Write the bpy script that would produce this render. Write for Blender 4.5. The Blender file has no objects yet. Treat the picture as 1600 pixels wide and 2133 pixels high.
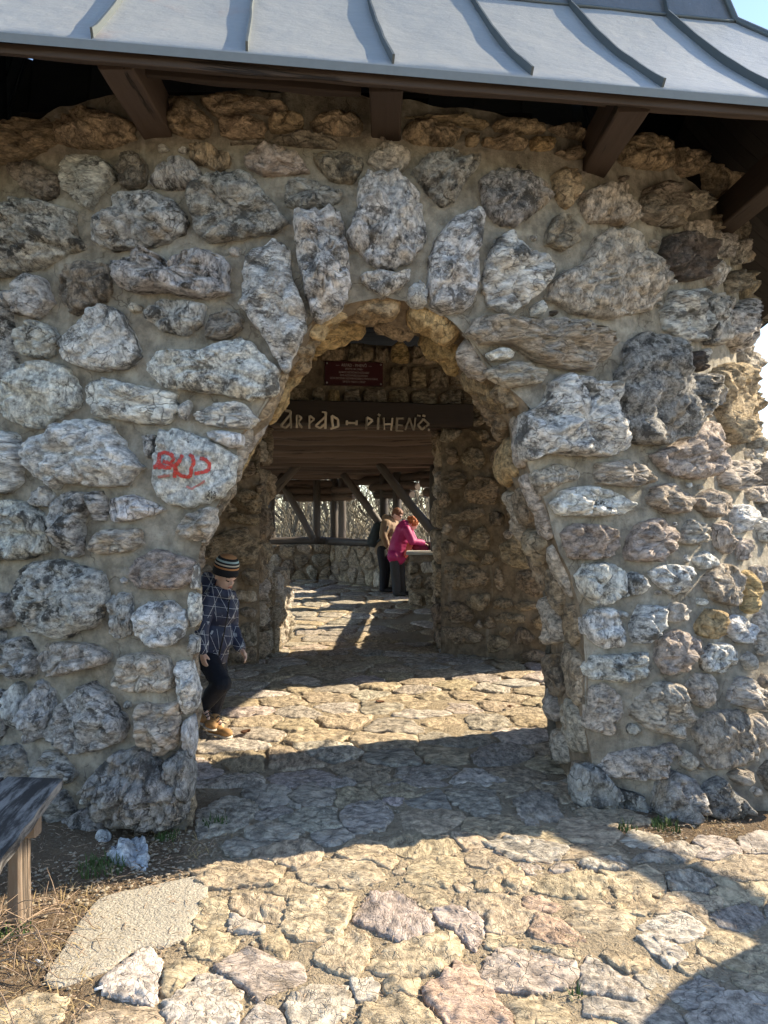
import bpy, bmesh, math, random
from mathutils import Vector, Matrix, noise
from mathutils.bvhtree import BVHTree
V = Vector
R = math.radians
scene = bpy.context.scene
COL = scene.collection

# ------------------------------------------------------------------ camera, sky, sun, exposure
EYE = 1.55
cam_d = bpy.data.cameras.new('camera')
cam = bpy.data.objects.new('camera', cam_d)
COL.objects.link(cam)
cam.location = (0, 0, EYE)
cam.rotation_euler = (R(90), 0, 0)
cam_d.sensor_fit = 'VERTICAL'
cam_d.sensor_height = 36.0
cam_d.sensor_width = 27.0
cam_d.lens = 1550 / 2133 * 36
cam_d.shift_y = 13.5 / 2133
cam_d.clip_start = 0.05
cam_d.clip_end = 3000
scene.camera = cam

SUN_EL, SUN_AZ = 33.0, 19.0            # azimuth counted from +X (right) towards +Y (away from the camera)
to_sun = V((math.cos(R(SUN_EL)) * math.cos(R(SUN_AZ)), math.cos(R(SUN_EL)) * math.sin(R(SUN_AZ)), math.sin(R(SUN_EL))))
world = bpy.data.worlds.new('World')
scene.world = world
world.use_nodes = True
wn = world.node_tree
bg = wn.nodes['Background']
sky = wn.nodes.new('ShaderNodeTexSky')
sky.sky_type = 'NISHITA'
sky.sun_disc = False
sky.sun_elevation = R(SUN_EL)
sky.sun_rotation = R(90 - SUN_AZ)
sky.altitude = 400
sky.air_density = 1.0
sky.dust_density = 0.35
sky.ozone_density = 1.0
wn.links.new(sky.outputs[0], bg.inputs[0])
bg.inputs[1].default_value = 0.15
sun_d = bpy.data.lights.new('sun', 'SUN')
sun_d.energy = 5.0
sun_d.angle = R(0.5)
sun_d.color = (1.0, 0.86, 0.64)
sun = bpy.data.objects.new('sun', sun_d)
COL.objects.link(sun)
sun.location = to_sun * 30
sun.rotation_euler = to_sun.to_track_quat('Z', 'Y').to_euler()
vs = scene.view_settings
vs.view_transform = 'Standard'
vs.look = 'None'
vs.exposure = 1.22
vs.gamma = 1.0
vs.use_curve_mapping = False
scene.render.engine = 'CYCLES'
scene.cycles.max_bounces = 6
scene.cycles.diffuse_bounces = 4
scene.cycles.glossy_bounces = 2
scene.cycles.use_adaptive_sampling = True
scene.cycles.adaptive_threshold = 0.03
scene.cycles.use_denoising = True

# ------------------------------------------------------------------ naming and linking helpers
def tag(o, label=None, cat=None, group=None, kind=None):
    if label: o['label'] = label
    if cat: o['category'] = cat
    if group: o['group'] = group
    if kind: o['kind'] = kind
    return o

def empty(name, loc=(0, 0, 0), parent=None):
    o = bpy.data.objects.new(name, None)
    o.empty_display_size = 0.2
    COL.objects.link(o)
    o.location = loc
    if parent: o.parent = parent
    return o

WORLDLOC = {}
def wloc(o):
    p = V((0, 0, 0))
    while o:
        p += o.location
        o = o.parent
    return p

def mesh_obj(name, verts, faces, material, parent=None, origin=None, smooth=True, color=None):
    """one mesh object; verts in world space, the object's origin at `origin` (parents never rotate)"""
    if origin is None: origin = V((0, 0, 0))
    origin = V(origin)
    me = bpy.data.meshes.new(name)
    me.from_pydata([(v[0] - origin.x, v[1] - origin.y, v[2] - origin.z) for v in verts], [], faces)
    if smooth: me.shade_smooth()
    me.update()
    o = bpy.data.objects.new(name, me)
    COL.objects.link(o)
    if isinstance(material, (list, tuple)):
        for m in material: me.materials.append(m)
    else:
        me.materials.append(material)
    o.location = origin - (wloc(parent) if parent else V((0, 0, 0)))
    if parent: o.parent = parent
    if color: o.color = color
    return o

# pixel of the photograph -> ray through the eye, and where it meets the surfaces that stand there
def ray(px, py): return V(((px - 800) / 1550.0, 1.0, (1080 - py) / 1550.0))
def at(px, py, Y):
    r = ray(px, py)
    return V((r.x * Y, Y, EYE + r.z * Y))
def on_ground(px, py, z=0.0):
    Y = (EYE - z) * 1550.0 / (py - 1080)
    return V(((px - 800) / 1550.0 * Y, Y, z))
def on_plane(px, py, p, n):
    r = ray(px, py)
    t = (p - V((0, 0, EYE))).dot(n) / r.dot(n)
    return V((0, 0, EYE)) + r * t

# ------------------------------------------------------------------ materials
def newmat(name):
    m = bpy.data.materials.new(name)
    m.use_nodes = True
    nt = m.node_tree
    b = nt.nodes['Principled BSDF']
    return m, nt, b

def nd(nt, t, **kw):
    n = nt.nodes.new(t)
    for k, v in kw.items():
        if k.startswith('_'):
            key = k[1:]
            key = int(key) if key.isdigit() else key.replace('_', ' ')
            if isinstance(v, bpy.types.NodeSocket): nt.links.new(v, n.inputs[key])
            else: n.inputs[key].default_value = v
        else:
            setattr(n, k, v)
    return n

def tex_noise(nt, vec, scale, detail=4, rough=0.55, dist=0.0):
    n = nd(nt, 'ShaderNodeTexNoise')
    if vec is not None: nt.links.new(vec, n.inputs['Vector'])
    n.inputs['Scale'].default_value = scale
    n.inputs['Detail'].default_value = detail
    n.inputs['Roughness'].default_value = rough
    n.inputs['Distortion'].default_value = dist
    return n.outputs['Fac'] if 'Fac' in n.outputs else n.outputs[0]

def ramp(nt, fac, a, b, lo=0.0, hi=1.0):
    n = nd(nt, 'ShaderNodeMapRange')
    n.interpolation_type = 'SMOOTHSTEP'
    nt.links.new(fac, n.inputs[0])
    n.inputs[1].default_value = a; n.inputs[2].default_value = b
    n.inputs[3].default_value = lo; n.inputs[4].default_value = hi
    return n.outputs[0]

def math_n(nt, op, a, b=None, clamp=False):
    n = nd(nt, 'ShaderNodeMath', operation=op)
    n.use_clamp = clamp
    for i, x in enumerate((a, b)):
        if x is None: continue
        if isinstance(x, bpy.types.NodeSocket): nt.links.new(x, n.inputs[i])
        else: n.inputs[i].default_value = x
    return n.outputs[0]

def mixc(nt, fac, a, b, mode='MIX'):
    n = nd(nt, 'ShaderNodeMix', data_type='RGBA', blend_type=mode)
    for sock, x in ((n.inputs[0], fac), (n.inputs[6], a), (n.inputs[7], b)):
        if isinstance(x, bpy.types.NodeSocket): nt.links.new(x, sock)
        elif isinstance(x, (int, float)): sock.default_value = x
        else: sock.default_value = (x[0], x[1], x[2], 1)
    return n.outputs[2]

def bump(nt, h, strength, dist, b, prev=None):
    n = nd(nt, 'ShaderNodeBump')
    n.inputs['Strength'].default_value = strength
    n.inputs['Distance'].default_value = dist
    nt.links.new(h, n.inputs['Height'])
    if prev is not None: nt.links.new(prev, n.inputs['Normal'])
    if b is not None: nt.links.new(n.outputs[0], b.inputs['Normal'])
    return n.outputs[0]

def obj_coord(nt, rand=True, stretch=None):
    tc = nd(nt, 'ShaderNodeTexCoord')
    v = tc.outputs['Object']
    oi = nd(nt, 'ShaderNodeObjectInfo')
    if stretch:
        mp = nd(nt, 'ShaderNodeVectorMath', operation='MULTIPLY')
        nt.links.new(v, mp.inputs[0]); mp.inputs[1].default_value = stretch
        v = mp.outputs[0]
    if rand:
        sc = nd(nt, 'ShaderNodeVectorMath', operation='SCALE')
        sc.inputs[0].default_value = (37.0, 51.0, 23.0)
        nt.links.new(oi.outputs['Random'], sc.inputs['Scale'])
        ad = nd(nt, 'ShaderNodeVectorMath', operation='ADD')
        nt.links.new(v, ad.inputs[0]); nt.links.new(sc.outputs[0], ad.inputs[1])
        v = ad.outputs[0]
    return v, oi

def limestone(name, crack=0.62, lichen_col=(0.05, 0.048, 0.045), ochre=(0.40, 0.27, 0.13), ochre_amt=0.45, fine=1.0, bdist=0.03):
    m, nt, b = newmat(name)
    v, oi = obj_coord(nt)
    # every stone has its own grain size, and some a bedding direction
    wn_ = nd(nt, 'ShaderNodeTexWhiteNoise', noise_dimensions='1D'); nt.links.new(math_n(nt, 'MULTIPLY', oi.outputs['Random'], 917.0), wn_.inputs['W'])
    ml = nd(nt, 'ShaderNodeVectorMath', operation='MULTIPLY_ADD'); nt.links.new(wn_.outputs['Color'], ml.inputs[0]); ml.inputs[1].default_value = (1.1, 1.1, 1.7); ml.inputs[2].default_value = (0.45, 0.45, 0.45)
    mv = nd(nt, 'ShaderNodeVectorMath', operation='MULTIPLY'); nt.links.new(v, mv.inputs[0]); nt.links.new(ml.outputs[0], mv.inputs[1])
    v = mv.outputs[0]
    n1 = tex_noise(nt, v, 7, 5)
    n2 = tex_noise(nt, v, 24, 6, 0.72)
    n3 = tex_noise(nt, v, 6.5, 7, 0.78)
    n4 = tex_noise(nt, v, 4.3, 5, 0.62)
    n5 = tex_noise(nt, v, 120, 3, 0.6)
    # distorted coordinates so that cracks wander
    nz = nd(nt, 'ShaderNodeTexNoise'); nt.links.new(v, nz.inputs['Vector']); nz.inputs['Scale'].default_value = 9; nz.inputs['Detail'].default_value = 4
    sc = nd(nt, 'ShaderNodeVectorMath', operation='SCALE'); nt.links.new(nz.outputs['Color'], sc.inputs[0]); sc.inputs['Scale'].default_value = 0.12
    ad = nd(nt, 'ShaderNodeVectorMath', operation='ADD'); nt.links.new(v, ad.inputs[0]); nt.links.new(sc.outputs[0], ad.inputs[1])
    vo = nd(nt, 'ShaderNodeTexVoronoi', feature='DISTANCE_TO_EDGE'); nt.links.new(ad.outputs[0], vo.inputs['Vector']); vo.inputs['Scale'].default_value = 15
    vo2 = nd(nt, 'ShaderNodeTexVoronoi', feature='DISTANCE_TO_EDGE'); nt.links.new(ad.outputs[0], vo2.inputs['Vector']); vo2.inputs['Scale'].default_value = 44
    gate = ramp(nt, n1, 0.44, 0.58)
    ck = math_n(nt, 'MULTIPLY', ramp(nt, vo.outputs[0], 0.0, 0.035, 1, 0), gate)
    ck2 = math_n(nt, 'MULTIPLY', ramp(nt, vo2.outputs[0], 0.0, 0.075, 1, 0), ramp(nt, n1, 0.50, 0.38))
    cks = math_n(nt, 'ADD', ck, math_n(nt, 'MULTIPLY', ck2, 0.7), clamp=True)
    col = mixc(nt, 1.0, oi.outputs['Color'], mixc(nt, ramp(nt, n2, .28, .72), (0.36, 0.355, 0.355), (1.56, 1.54, 1.51)), 'MULTIPLY')
    col = mixc(nt, math_n(nt, 'MULTIPLY', ramp(nt, n4, 0.56, 0.70), ochre_amt), col, mixc(nt, 1.0, ochre, mixc(nt, n2, (0.7, 0.7, 0.7), (1.3, 1.3, 1.3)), 'MULTIPLY'))
    li = math_n(nt, 'MULTIPLY', ramp(nt, n3, 0.50, 0.60), oi.outputs['Alpha'])
    col = mixc(nt, li, col, lichen_col)
    col = mixc(nt, math_n(nt, 'MULTIPLY', ramp(nt, n5, 0.60, 0.72), 0.35), col, (0.08, 0.075, 0.07))
    col = mixc(nt, math_n(nt, 'MULTIPLY', ramp(nt, n5, 0.38, 0.28), 0.25), col, (0.7, 0.68, 0.64))
    col = mixc(nt, math_n(nt, 'MULTIPLY', cks, crack), col, (0.07, 0.06, 0.05))
    nt.links.new(col, b.inputs['Base Color'])
    b.inputs['Roughness'].default_value = 0.92
    b.inputs['Specular IOR Level'].default_value = 0.2
    h = math_n(nt, 'ADD', math_n(nt, 'MULTIPLY', n2, 1.0), math_n(nt, 'MULTIPLY', cks, -0.42))
    h = math_n(nt, 'ADD', h, math_n(nt, 'MULTIPLY', n5, 0.22 * fine))
    bump(nt, h, 0.9, bdist, b)
    return m

M = {}
M['stone'] = limestone('limestone')
M['flag'] = limestone('flagstone', crack=0.4, ochre_amt=0.35, ochre=(0.45, 0.33, 0.18), bdist=0.012)
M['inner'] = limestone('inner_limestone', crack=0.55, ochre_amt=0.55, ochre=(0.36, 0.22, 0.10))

def mortar_mat(name, base, dark):
    m, nt, b = newmat(name)
    v, oi = obj_coord(nt, rand=False)
    n1 = tex_noise(nt, v, 2.2, 6, 0.6)
    n2 = tex_noise(nt, v, 14, 8, 0.65)
    n3 = tex_noise(nt, v, 160, 3, 0.5)
    mp = nd(nt, 'ShaderNodeVectorMath', operation='MULTIPLY'); nt.links.new(v, mp.inputs[0]); mp.inputs[1].default_value = (9, 9, 1.1)
    n4 = tex_noise(nt, mp.outputs[0], 1.0, 5, 0.6)
    col = mixc(nt, ramp(nt, n1, 0.35, 0.68), base, dark)
    col = mixc(nt, 1.0, col, mixc(nt, ramp(nt, n2, .3, .7), (0.62, 0.62, 0.62), (1.3, 1.3, 1.3)), 'MULTIPLY')
    col = mixc(nt, math_n(nt, 'MULTIPLY', ramp(nt, n4, 0.56, 0.72), 0.45), col, (0.13, 0.11, 0.09))
    col = mixc(nt, math_n(nt, 'MULTIPLY', ramp(nt, n4, 0.40, 0.28), 0.30), col, (0.55, 0.53, 0.48))
    col = mixc(nt, math_n(nt, 'MULTIPLY', ramp(nt, n3, 0.66, 0.74), 0.6), col, (0.10, 0.085, 0.07))
    # hairline cracks and trowel ridges
    nz = nd(nt, 'ShaderNodeTexNoise'); nt.links.new(v, nz.inputs['Vector']); nz.inputs['Scale'].default_value = 5; nz.inputs['Detail'].default_value = 4
    sc = nd(nt, 'ShaderNodeVectorMath', operation='SCALE'); nt.links.new(nz.outputs['Color'], sc.inputs[0]); sc.inputs['Scale'].default_value = 0.35
    ad = nd(nt, 'ShaderNodeVectorMath', operation='ADD'); nt.links.new(v, ad.inputs[0]); nt.links.new(sc.outputs[0], ad.inputs[1])
    vk = nd(nt, 'ShaderNodeTexVoronoi', feature='DISTANCE_TO_EDGE'); nt.links.new(ad.outputs[0], vk.inputs['Vector']); vk.inputs['Scale'].default_value = 3.2
    kk = math_n(nt, 'MULTIPLY', ramp(nt, vk.outputs[0], 0.014, 0.004), ramp(nt, n1, .46, .58))
    col = mixc(nt, math_n(nt, 'MULTIPLY', kk, .7), col, (0.09, 0.075, 0.06))
    n7 = tex_noise(nt, v, 42, 5, .7)
    col = mixc(nt, math_n(nt, 'MULTIPLY', ramp(nt, n7, .60, .70), .45), col, (0.15, 0.125, 0.095))
    nt.links.new(col, b.inputs['Base Color'])
    b.inputs['Roughness'].default_value = 0.95
    b.inputs['Specular IOR Level'].default_value = 0.15
    n2 = math_n(nt, 'ADD', n2, math_n(nt, 'MULTIPLY', n7, .7))
    h = math_n(nt, 'ADD', math_n(nt, 'MULTIPLY', n2, 0.8), math_n(nt, 'MULTIPLY', n3, 0.25))
    bump(nt, h, 0.9, 0.018, b)
    return m
M['mortar'] = mortar_mat('mortar', (0.35, 0.318, 0.262), (0.245, 0.215, 0.168))
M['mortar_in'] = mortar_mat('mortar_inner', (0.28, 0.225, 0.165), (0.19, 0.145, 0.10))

def wood_mat(name, c0, c1, rough=0.75, grain=1.0, pale=None, pale_amt=0.0, bd=0.006):
    """grain runs along the piece's own local Z axis"""
    m, nt, b = newmat(name)
    v, oi = obj_coord(nt, stretch=(1, 1, 0.07))
    v2, _ = obj_coord(nt, stretch=(1, 1, 0.16))
    n1 = tex_noise(nt, v, 38, 7, 0.65)
    n2 = tex_noise(nt, v, 11, 5, 0.6, 0.4)
    n3 = tex_noise(nt, v2, 11, 8, 0.7)
    col = mixc(nt, n1, c0, c1)
    ck = ramp(nt, n2, 0.60, 0.64, 0, 1)
    ck = math_n(nt, 'MULTIPLY', ck, ramp(nt, n2, 0.70, 0.64, 0, 1))
    if pale: col = mixc(nt, math_n(nt, 'MULTIPLY', ramp(nt, n3, 0.46, 0.60), pale_amt), col, mixc(nt, n1, tuple(x * 0.75 for x in pale), pale))
    rv_ = nd(nt, 'ShaderNodeMapRange'); nt.links.new(oi.outputs['Random'], rv_.inputs[0]); rv_.inputs[3].default_value = 0.55; rv_.inputs[4].default_value = 1.5
    cb = nd(nt, 'ShaderNodeCombineColor')
    for q in range(3): nt.links.new(rv_.outputs[0], cb.inputs[q])
    col = mixc(nt, 1.0, col, cb.outputs[0], 'MULTIPLY')
    col = mixc(nt, math_n(nt, 'MULTIPLY', ck, 0.8), col, (0.008, 0.006, 0.005))
    nt.links.new(col, b.inputs['Base Color'])
    b.inputs['Roughness'].default_value = rough
    b.inputs['Specular IOR Level'].default_value = 0.35
    h = math_n(nt, 'SUBTRACT', n1, math_n(nt, 'MULTIPLY', ck, 1.2))
    bump(nt, h, 0.7 * grain, bd, b)
    return m
M['beam'] = wood_mat('stained_beam', (0.045, 0.031, 0.024), (0.085, 0.060, 0.047))
M['log'] = wood_mat('stained_log', (0.068, 0.048, 0.038), (0.155, 0.112, 0.088))
M['post'] = wood_mat('weathered_post', (0.045, 0.036, 0.032), (0.11, 0.09, 0.075), rough=0.6)
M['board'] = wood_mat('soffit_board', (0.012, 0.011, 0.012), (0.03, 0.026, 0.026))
M['bench'] = wood_mat('bench_plank', (0.020, 0.018, 0.018), (0.045, 0.040, 0.038), pale=(0.30, 0.28, 0.26), pale_amt=0.95)
M['bench_leg'] = wood_mat('bench_leg', (0.11, 0.075, 0.05), (0.20, 0.14, 0.095), pale=(0.3, 0.25, 0.2), pale_amt=0.4)
M['stick'] = wood_mat('peeled_stick', (0.42, 0.34, 0.25), (0.62, 0.53, 0.41))
M['bark'] = wood_mat('bark', (0.10, 0.085, 0.065), (0.24, 0.21, 0.16), bd=0.01)
M['twig'] = wood_mat('twig', (0.09, 0.075, 0.055), (0.27, 0.235, 0.17))
M['bramble'] = wood_mat('bramble_cane', (0.26, 0.17, 0.11), (0.46, 0.34, 0.24))

def plain(name, c, rough=0.8, metal=0.0, var=0.15, scale=30, bs=0.0, spec=0.4):
    m, nt, b = newmat(name)
    v, oi = obj_coord(nt)
    n = tex_noise(nt, v, scale, 5, 0.6)
    col = mixc(nt, n, tuple(x * (1 - var) for x in c), tuple(min(1, x * (1 + var)) for x in c))
    nt.links.new(col, b.inputs['Base Color'])
    b.inputs['Roughness'].default_value = rough
    b.inputs['Metallic'].default_value = metal
    b.inputs['Specular IOR Level'].default_value = spec
    if bs: bump(nt, n, bs, 0.01, b)
    return m

def zinc(name, k, metal, rough):
    m, nt, b = newmat(name)
    v, oi = obj_coord(nt)
    n1 = tex_noise(nt, v, 2.5, 6, 0.6)
    n2 = tex_noise(nt, v, 22, 8, 0.7)
    n3 = tex_noise(nt, v, 60, 4, 0.6)
    mp = nd(nt, 'ShaderNodeVectorMath', operation='MULTIPLY'); nt.links.new(v, mp.inputs[0]); mp.inputs[1].default_value = (2, 30, 30)
    n4 = tex_noise(nt, mp.outputs[0], 1.6, 5, 0.7)
    col = mixc(nt, n1, tuple(x * k for x in (0.46, 0.475, 0.47)), tuple(x * k for x in (0.57, 0.585, 0.575)))
    col = mixc(nt, math_n(nt, 'MULTIPLY', ramp(nt, n2, 0.58, 0.72), 0.5), col, tuple(x * k for x in (0.66, 0.68, 0.69)))
    col = mixc(nt, math_n(nt, 'MULTIPLY', ramp(nt, math_n(nt, 'ADD', n1, math_n(nt, 'MULTIPLY', n2, 0.3)), 0.68, 0.86), oi.outputs['Alpha']), col, (0.33, 0.27, 0.24))
    col = mixc(nt, math_n(nt, 'MULTIPLY', ramp(nt, n4, 0.66, 0.74), 0.5), col, (0.75, 0.76, 0.76))
    nt.links.new(col, b.inputs['Base Color'])
    b.inputs['Metallic'].default_value = metal
    b.inputs['Roughness'].default_value = rough
    bump(nt, math_n(nt, 'ADD', n1, math_n(nt, 'MULTIPLY', n2, 0.10)), 0.5, 0.04, b)
    return m
M['zinc'] = zinc('zinc_sheet', 0.62, 0.2, 0.45)
M['zinc_spire'] = zinc('shaded_zinc_sheet', 0.30, 0.5, 0.35)  # shade of the steep faces put into a darker, glossier base
M['zinc_edge'] = plain('zinc_drip_edge', (0.16, 0.185, 0.205), rough=.5, metal=.2, var=.12)
M['zinc_seam'] = plain('zinc_seam', (0.10, 0.118, 0.125), rough=0.5, metal=0.3, var=0.1)  # the seams' shaded side is put into this darker base colour

# ------------------------------------------------------------------ geometry helpers
rng = random.Random(11)
TONE = {  # base colour, and how much dark lichen the stone carries
 'W': (0.80, 0.79, 0.765, 0.25), 'w': (0.72, 0.705, 0.675, 0.8), 'g': (0.53, 0.515, 0.49, 0.9), 'G': (0.36, 0.345, 0.325, 0.85),
 'd': (0.30, 0.26, 0.215, 0.7), 'D': (0.12, 0.10, 0.09, 0.8), 't': (0.56, 0.50, 0.43, 0.35), 'o': (0.44, 0.345, 0.235, 0.5),
 'O': (0.55, 0.41, 0.22, 0.1), 'p': (0.46, 0.39, 0.34, 0.3), 'r': (0.45, 0.325, 0.25, 0.15), 's': (0.45, 0.37, 0.26, 0.15),
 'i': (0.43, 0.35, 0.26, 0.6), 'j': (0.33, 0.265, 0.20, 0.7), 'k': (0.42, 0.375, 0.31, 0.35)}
def tone(c, r=rng, var=0.10):
    b = TONE[c]; k = 1 + r.uniform(-var, var)
    return (b[0] * k, b[1] * k * (1 + r.uniform(-.02, .02)), b[2] * k * (1 + r.uniform(-.04, .04)), b[3])

def poly_area_c(p):
    a = cx = cy = 0
    for i in range(len(p)):
        x0, y0 = p[i]; x1, y1 = p[(i + 1) % len(p)]
        k = x0 * y1 - x1 * y0
        a += k; cx += (x0 + x1) * k; cy += (y0 + y1) * k
    a *= 0.5
    if abs(a) < 1e-9: return 0, p[0][0], p[0][1]
    return a, cx / (6 * a), cy / (6 * a)

def inside(pt, poly):
    x, y = pt; c = False; j = len(poly) - 1
    for i in range(len(poly)):
        xi, yi = poly[i]; xj, yj = poly[j]
        if (yi > y) != (yj > y) and x < (xj - xi) * (y - yi) / (yj - yi) + xi: c = not c
        j = i
    return c

def catmull(poly, n, sharp=0.7):
    """closed curve through poly, evenly resampled to n points; sharp blends towards the straight polygon"""
    pts = []
    m = len(poly)
    for i in range(m):
        p0, p1, p2, p3 = poly[i - 1], poly[i], poly[(i + 1) % m], poly[(i + 2) % m]
        for k in range(8):
            t = k / 8
            q = [0.5 * (2 * p1[a] + (p2[a] - p0[a]) * t + (2 * p0[a] - 5 * p1[a] + 4 * p2[a] - p3[a]) * t * t + (3 * p1[a] - p0[a] - 3 * p2[a] + p3[a]) * t ** 3) for a in (0, 1)]
            l = [p1[a] + (p2[a] - p1[a]) * t for a in (0, 1)]
            pts.append((q[0] * (1 - sharp) + l[0] * sharp, q[1] * (1 - sharp) + l[1] * sharp))
    d = [0]
    for i in range(len(pts)):
        a, b = pts[i], pts[(i + 1) % len(pts)]
        d.append(d[-1] + math.hypot(a[0] - b[0], a[1] - b[1]))
    out = []; j = 0
    for i in range(n):
        s = d[-1] * i / n
        while d[j + 1] < s: j += 1
        f = (s - d[j]) / max(1e-9, d[j + 1] - d[j])
        a, b = pts[j], pts[(j + 1) % len(pts)]
        out.append((a[0] + (b[0] - a[0]) * f, a[1] + (b[1] - a[1]) * f))
    return out

def rock(name, poly, smap, H, material, parent, color, seed, cell=0.014, boxy=0.5, rough=0.35, facet=0.5, sink=0.03, edge=0.05, flat=0.0, bottomless=True):
    """A rough stone over the outline `poly` (u,v on a surface); smap(u,v,h) carries it into the world. Domed, faceted and pitted."""
    r = random.Random(seed)
    A, cu, cv = poly_area_c(poly)
    size = math.sqrt(abs(A))
    if size < 0.01: return None
    per = sum(math.hypot(poly[i][0] - poly[i - 1][0], poly[i][1] - poly[i - 1][1]) for i in range(len(poly)))
    n = max(14, min(84, int(per / cell)))
    K = max(4, min(22, int(size * 0.5 / cell)))
    out = catmull(poly, n)
    f_e = 9.0 / max(size, .12)
    o2 = []
    for (x, y) in out:
        q = V((x * f_e, y * f_e, seed * 3.7))
        d = noise.fractal(q, 1.0, 2.0, 4) * edge + noise.noise(q * 3.3) * edge * .3
        o2.append((cu + (x - cu) * (1 + d), cv + (y - cv) * (1 + d)))
    out = o2
    vfreq = r.uniform(6, 12) * (0.28 / max(size, .1)) ** .4
    planes = []
    for k in range(7):
        a = r.uniform(0, math.tau); g = r.uniform(0.15, 1.0) * facet
        planes.append((r.uniform(0.72, 1.25), g * math.cos(a), g * math.sin(a)))
    verts = []; off = V((seed * 5.13 % 97, seed * 1.7 % 53, seed * 0.37 % 31))
    def hh(u, v, prof):
        du, dv = (u - cu) / size, (v - cv) / size
        pl = min(a + gx * du + gy * dv for a, gx, gy in planes)
        top = 0.42 + 0.58 * min(1.15, max(pl, 0.0)) if facet else 1.0
        q = V((u, v, 0)) + off
        w = noise.hetero_terrain(q * (3.2 / max(size, .15) * 0.5 + 4), 0.9, 2.1, 5, 0.6) - 0.6
        w2 = noise.noise(q * 38) * 0.12 + noise.noise(q * 75) * 0.06
        rd = 1 - abs(noise.noise(q * 11)) * 2
        w3 = -max(0, rd - 0.72) * 0.7
        vd = noise.voronoi(q * vfreq + V((w, w2, 0)) * .25)[0]
        w4 = min(vd[1] - vd[0], .24) * 2.3 - .30
        return H * prof * (top + rough * (w * 0.5 + w2 * 1.3 + w3 + w4 * 0.85))
    for i in range(K + 1):
        th = (i / K) * math.pi / 2
        rr = math.sin(th) ** (boxy + 0.25) if i else 0.0
        prof = max(0.0, math.cos(th)) ** boxy
        if i == 0:
            verts.append(smap(cu, cv, hh(cu, cv, 1.0))); continue
        for (x, y) in out:
            u, v = cu + (x - cu) * rr, cv + (y - cv) * rr
            h = hh(u, v, prof) if i < K else -sink
            verts.append(smap(u, v, h))
    faces = []
    for j in range(n): faces.append((0, 1 + j, 1 + (j + 1) % n))
    for i in range(1, K):
        a = 1 + (i - 1) * n; b = a + n
        for j in range(n):
            k = (j + 1) % n
            faces.append((a + j, b + j, b + k, a + k))
    ctr = smap(cu, cv, 0)
    # outward winding
    p0, p1, p2 = V(verts[0]), V(verts[1]), V(verts[2])
    nrm = (p1 - p0).cross(p2 - p0)
    if nrm.dot(V(smap(cu, cv, 1)) - V(ctr)) < 0: faces = [tuple(reversed(f)) for f in faces]
    return mesh_obj(name, verts, faces, material, parent, ctr, color=color)

def clip_half(poly, mx, my, nx, ny):
    out = []
    for i in range(len(poly)):
        a, b = poly[i], poly[(i + 1) % len(poly)]
        da = (a[0] - mx) * nx + (a[1] - my) * ny
        db = (b[0] - mx) * nx + (b[1] - my) * ny
        if da <= 0: out.append(a)
        if da * db < 0:
            t = da / (da - db)
            out.append((a[0] + (b[0] - a[0]) * t, a[1] + (b[1] - a[1]) * t))
    return out

def poisson(x0, x1, y0, y1, rad, r, tries=4000, ok=None, radf=None):
    pts = []
    for _ in range(tries):
        p = (r.uniform(x0, x1), r.uniform(y0, y1))
        if ok and not ok(p): continue
        k = rad * (radf(p) if radf else 1) * r.uniform(0.75, 1.25)
        if all((p[0] - q[0]) ** 2 + (p[1] - q[1]) ** 2 > (0.5 * (k + q[2])) ** 2 for q in pts): pts.append((p[0], p[1], k))
    return pts

def voronoi(pts, box, gap, r, stretch=1.0):
    """cells of the points clipped to the box, pulled in by the joint"""
    cells = []
    x0, x1, y0, y1 = box
    for i, p in enumerate(pts):
        near = sorted(((q[0] - p[0]) ** 2 + ((q[1] - p[1]) * stretch) ** 2, q) for j, q in enumerate(pts) if j != i)[:18]
        poly = [(x0, y0), (x1, y0), (x1, y1), (x0, y1)]
        for d, q in near:
            dx, dy = q[0] - p[0], (q[1] - p[1]) * stretch
            L = math.hypot(dx, dy)
            if L < 1e-6: continue
            # half-plane in stretched space
            nx, ny = dx / L, dy / L * stretch
            mx, my = (p[0] + q[0]) / 2 - dx / L * gap * r.uniform(.5, 1.6), (p[1] + q[1]) / 2 - dy / L * gap * r.uniform(.5, 1.6) / stretch
            poly = clip_half(poly, mx, my, nx, ny)
            if len(poly) < 3: break
        if len(poly) >= 3: cells.append(poly)
    return cells

def roughen(poly, r, k=0.08):
    """cut the corners of a cell and put small kinks in its long sides"""
    A, cx, cy = poly_area_c(poly)
    s = math.sqrt(abs(A)); out = []
    m = len(poly)
    for i in range(m):
        a, b = poly[i], poly[(i + 1) % m]
        L = math.hypot(a[0] - b[0], a[1] - b[1])
        if L < 0.12 * s: continue
        t0 = r.uniform(.12, .28)
        out.append((a[0] + (b[0] - a[0]) * t0, a[1] + (b[1] - a[1]) * t0))
        if L > 0.6 * s:
            t = r.uniform(.4, .6); j = r.uniform(-k, k * .5)
            x, y = a[0] + (b[0] - a[0]) * t, a[1] + (b[1] - a[1]) * t
            out.append((x + (x - cx) * j, y + (y - cy) * j))
        t1 = r.uniform(.72, .88)
        out.append((a[0] + (b[0] - a[0]) * t1, a[1] + (b[1] - a[1]) * t1))
    return out if len(out) > 3 else poly

def axis_frame(p0, p1, up=V((0, 0, 1))):
    z = (p1 - p0).normalized()
    x = up.cross(z)
    if x.length < 1e-4: x = V((1, 0, 0))
    x.normalize(); y = z.cross(x)
    return Matrix((x, y, z)).transposed()

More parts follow.
